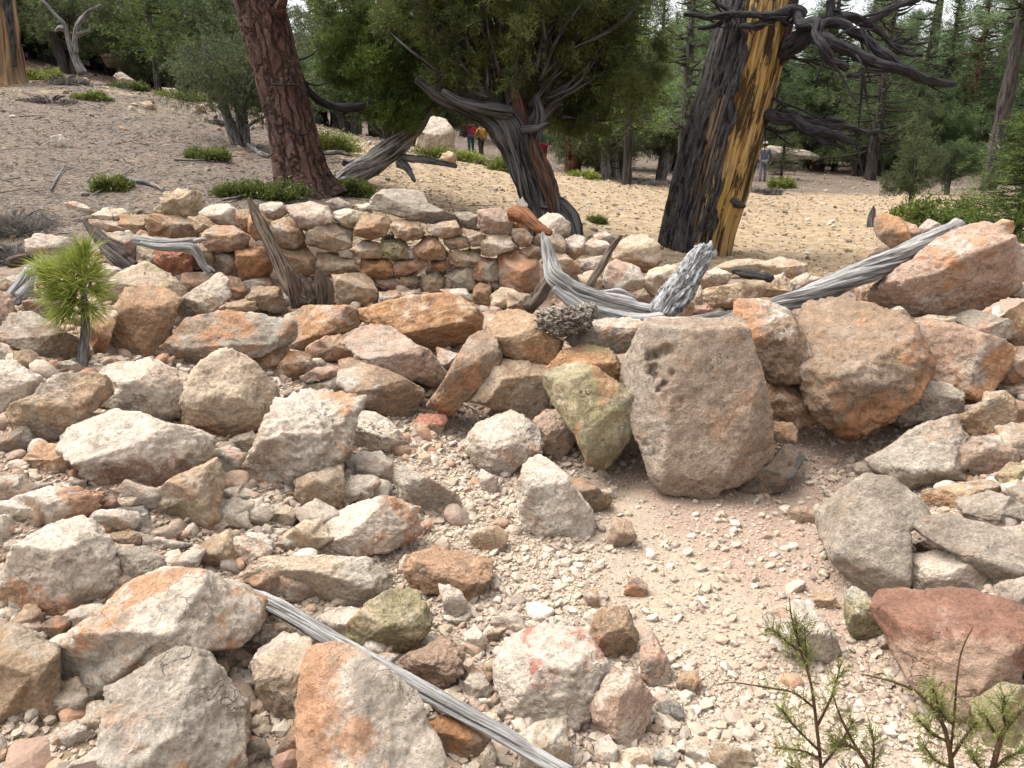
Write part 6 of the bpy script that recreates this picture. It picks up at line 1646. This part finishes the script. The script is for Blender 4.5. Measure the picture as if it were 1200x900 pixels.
# --- boulders out on the slope
stones("""
X|488,170 494,148 508,138 522,142 531,155 531,172 524,180 500,180|g|w|big pale grey boulder beside the hikers behind the silver trunk|Y=18 n=boulder dy=.1
X|516,188 520,180 530,179 535,186 532,193 520,193|t|p|small round tan boulder below the big pale grey one|
X|62,163 72,158 82,170 80,174 66,172|w|g|white rock alone on the litter slope|
X|136,92 143,86 165,98 163,102 140,97|g|w|pale grey rock on the rise by the young bright pine|Y=20
X|22,33 40,38 60,52 50,55 30,45|g|w|pale rock ledge in the trees above the bare tan trunk|Y=27
X|190,105 205,104 215,111 210,114 192,112|g|w|pale rock behind the yellow green shrub under the young pine|Y=20
X|165,122 176,119 182,126 172,129|t|g|low tan rock on the sandy slope below the young pine|
X|230,124 238,122 242,130 232,133|t|g|tan rock on the sandy slope near the dark juniper|
X|28,20 60,26 70,40 40,42|g|w|grey outcrop high among the trees at the slope's top|Y=30
X|120,68 140,60 150,72 128,80|p|g|pinkish outcrop between the dead tree and the young pine|Y=26
X|605,238 612,232 618,240 615,250 606,250|w|g|white rocks piled against the juniper's trunk base|Y=7.6
X|880,176 905,170 940,178 960,190 900,186|g|w|pale scree patch behind the lower dead limbs|Y=40
""", "rock", "rocks out on the slope", w=.8)
# ------------------------------------------------------------ hikers
def skin_chain(name, verts, edges, radii, mat, parent, root=0, sub=2):
    me = bpy.data.meshes.new(name)
    me.from_pydata([tuple(v) for v in verts], edges, [])
    o = link(name, me, (0, 0, 0), parent)
    me.materials.append(mat)
    sk = o.modifiers.new("skin", 'SKIN')
    lay = me.skin_vertices[0].data if me.skin_vertices else None
    if lay is None:
        bm = bmesh.new(); bm.from_mesh(me); bm.verts.layers.skin.verify(); bm.to_mesh(me); bm.free()
        lay = me.skin_vertices[0].data
    for i, r in enumerate(radii):
        lay[i].radius = (r, r) if np.isscalar(r) else r
        lay[i].use_root = i == root
    sk.use_smooth_shade = True
    ss = o.modifiers.new("sub", 'SUBSURF')
    ss.levels = ss.render_levels = sub
    return o
M_SKIN = plain("skin", (0.42, 0.24, 0.17), .6, 30, .1)
M_HAIR = plain("hair", (0.03, 0.02, 0.015), .7, 60, .4)
M_BOOT = plain("boot", (0.05, 0.04, 0.035), .7, 30, .3)
def person(label, px, py, Y, face, top, legs, hat=None, pack=None, larm=((-.30, 0, 1.12), (-.30, -.06, .86)), rarm=((.30, 0, 1.12), (.30, -.06, .86)), stride=.10, h=1.7):
    P = at(px, py, Y)
    P[2] = hgt(P[0], P[1])
    o = empty("person", tuple(P), label, "person")
    o.rotation_euler = (0, 0, face)
    o.scale = (h / 1.7,) * 3
    mt, ml = plain("jacket_cloth", top, .8, 12, .25), plain("trouser_cloth", legs, .85, 12, .25)
    s = stride
    J = [(0, 0, .92), (0, 0, 1.12), (0, 0, 1.38), (0, -.01, 1.47), (0, -.03, 1.57), (0, -.02, 1.66),
         (-.18, 0, 1.38), larm[0], larm[1], (larm[1][0], larm[1][1] - .05, larm[1][2] - .09),
         (.18, 0, 1.38), rarm[0], rarm[1], (rarm[1][0], rarm[1][1] - .05, rarm[1][2] - .09),
         (-.10, 0, .88), (-.11, -s, .48), (-.11, -s * .6, .09), (-.11, -s * .6 - .13, .04),
         (.10, 0, .88), (.11, s * .5, .48), (.11, s + .02, .09), (.11, s - .11, .04)]
    E = [(0, 1), (1, 2), (2, 3), (3, 4), (4, 5), (2, 6), (6, 7), (7, 8), (8, 9), (2, 10), (10, 11), (11, 12), (12, 13), (0, 14), (14, 15), (15, 16), (16, 17), (0, 18), (18, 19), (19, 20), (20, 21)]
    rd = [(.15, .11), (.14, .10), (.16, .11), .055, .095, .085, .065, .05, .037, .03, .065, .05, .037, .03, .085, .06, .045, .04, .085, .06, .045, .04]
    skin_chain("body", J, E, rd, M_SKIN, o)
    ji = [0, 1, 2, 6, 7, 8, 10, 11, 12]
    mp = {k: i for i, k in enumerate(ji)}
    skin_chain("jacket", [np.array(J[k]) * [1, 1, 1] + ([0, 0, -.06] if k == 0 else [0, 0, 0]) for k in ji], [(mp[a], mp[b]) for a, b in E if a in mp and b in mp], [(.185, .145), (.175, .135), (.19, .14), .085, .07, .055, .085, .07, .055], mt, o)
    li = [0, 14, 15, 16, 18, 19, 20]
    mp = {k: i for i, k in enumerate(li)}
    skin_chain("trousers", [J[k] for k in li], [(mp[a], mp[b]) for a, b in E if a in mp and b in mp], [(.165, .125), .105, .08, .062, .105, .08, .062], ml, o)
    for a, b in ((16, 17), (20, 21)):
        skin_chain("boot", [np.array(J[a]) + [0, .03, -.03], np.array(J[a]) + [0, 0, -.03], J[b]], [(0, 1), (1, 2)], [.05, .062, .05], M_BOOT, o)
    V, F = ico(4)
    for sx in (-1, 1):
        link("eye", mesh_np("eye", ico(2)[0] * .011 + np.array([sx * .034, -.118, 1.60]), ico(2)[1], M_HAIR), (0, 0, 0), o)
    link("nose", mesh_np("nose", ico(2)[0] * np.array([.013, .02, .024]) + np.array([0, -.128, 1.57]), ico(2)[1], M_SKIN), (0, 0, 0), o)
    k = V[:, 2] > -.25
    hv = V * np.array([.105, .115, .105]) + np.array([0, .012, 1.635])
    hv = np.where((V[:, 1] < -.3)[:, None] & (V[:, 2] < .35)[:, None], hv * [.8, .55, 1], hv)
    link("hair", mesh_np("hair", hv, F, M_HAIR), (0, 0, 0), o)
    if hat:
        hm = plain("hat_cloth", hat, .8, 20, .15)
        q = V.copy(); q[:, 2] = np.maximum(q[:, 2], -.05)
        q = q * np.array([.115, .125, .10]) + np.array([0, 0, 1.675])
        br_ = np.where((V[:, 1] < -.55)[:, None] & (np.abs(V[:, 2]) < .3)[:, None], [0, -.07, 0], [0, 0, 0])
        link("hat", mesh_np("hat", q + br_, F, hm), (0, 0, 0), o)
    if pack:
        pm = plain("pack_cloth", pack, .8, 14, .2)
        q = np.sign(V) * np.abs(V) ** .45 * np.array([.15, .10, .24]) + np.array([0, .20, 1.20])
        tag(link("backpack", mesh_np("backpack", q, F, pm), tuple(P)), "backpack worn by the " + label.split(",")[0], "backpack").rotation_euler = (0, 0, face)
    return o
person("hiker in a pink jacket and white cap, one arm raised by the pale boulder", 552, 178, 39, .3, (.50, .02, .12), (.03, .09, .10), hat=(.7, .68, .66), larm=((-.34, -.05, 1.40), (-.58, -.08, 1.52)))
person("hiker in an orange yellow jacket next to the one in pink", 564, 184, 37, -2.6, (.42, .20, .025), (.06, .05, .045), h=1.55)
person("hiker in a dark green top and red shorts seen past the juniper trunk", 637, 196, 34, .5, (.015, .07, .055), (.20, .015, .03), hat=(.16, .02, .03))
person("hiker in grey blue clothes and pale hat beside the burnt pine", 892, 222, 35, 2.9, (.06, .065, .095), (.12, .115, .12), hat=(.45, .42, .38))
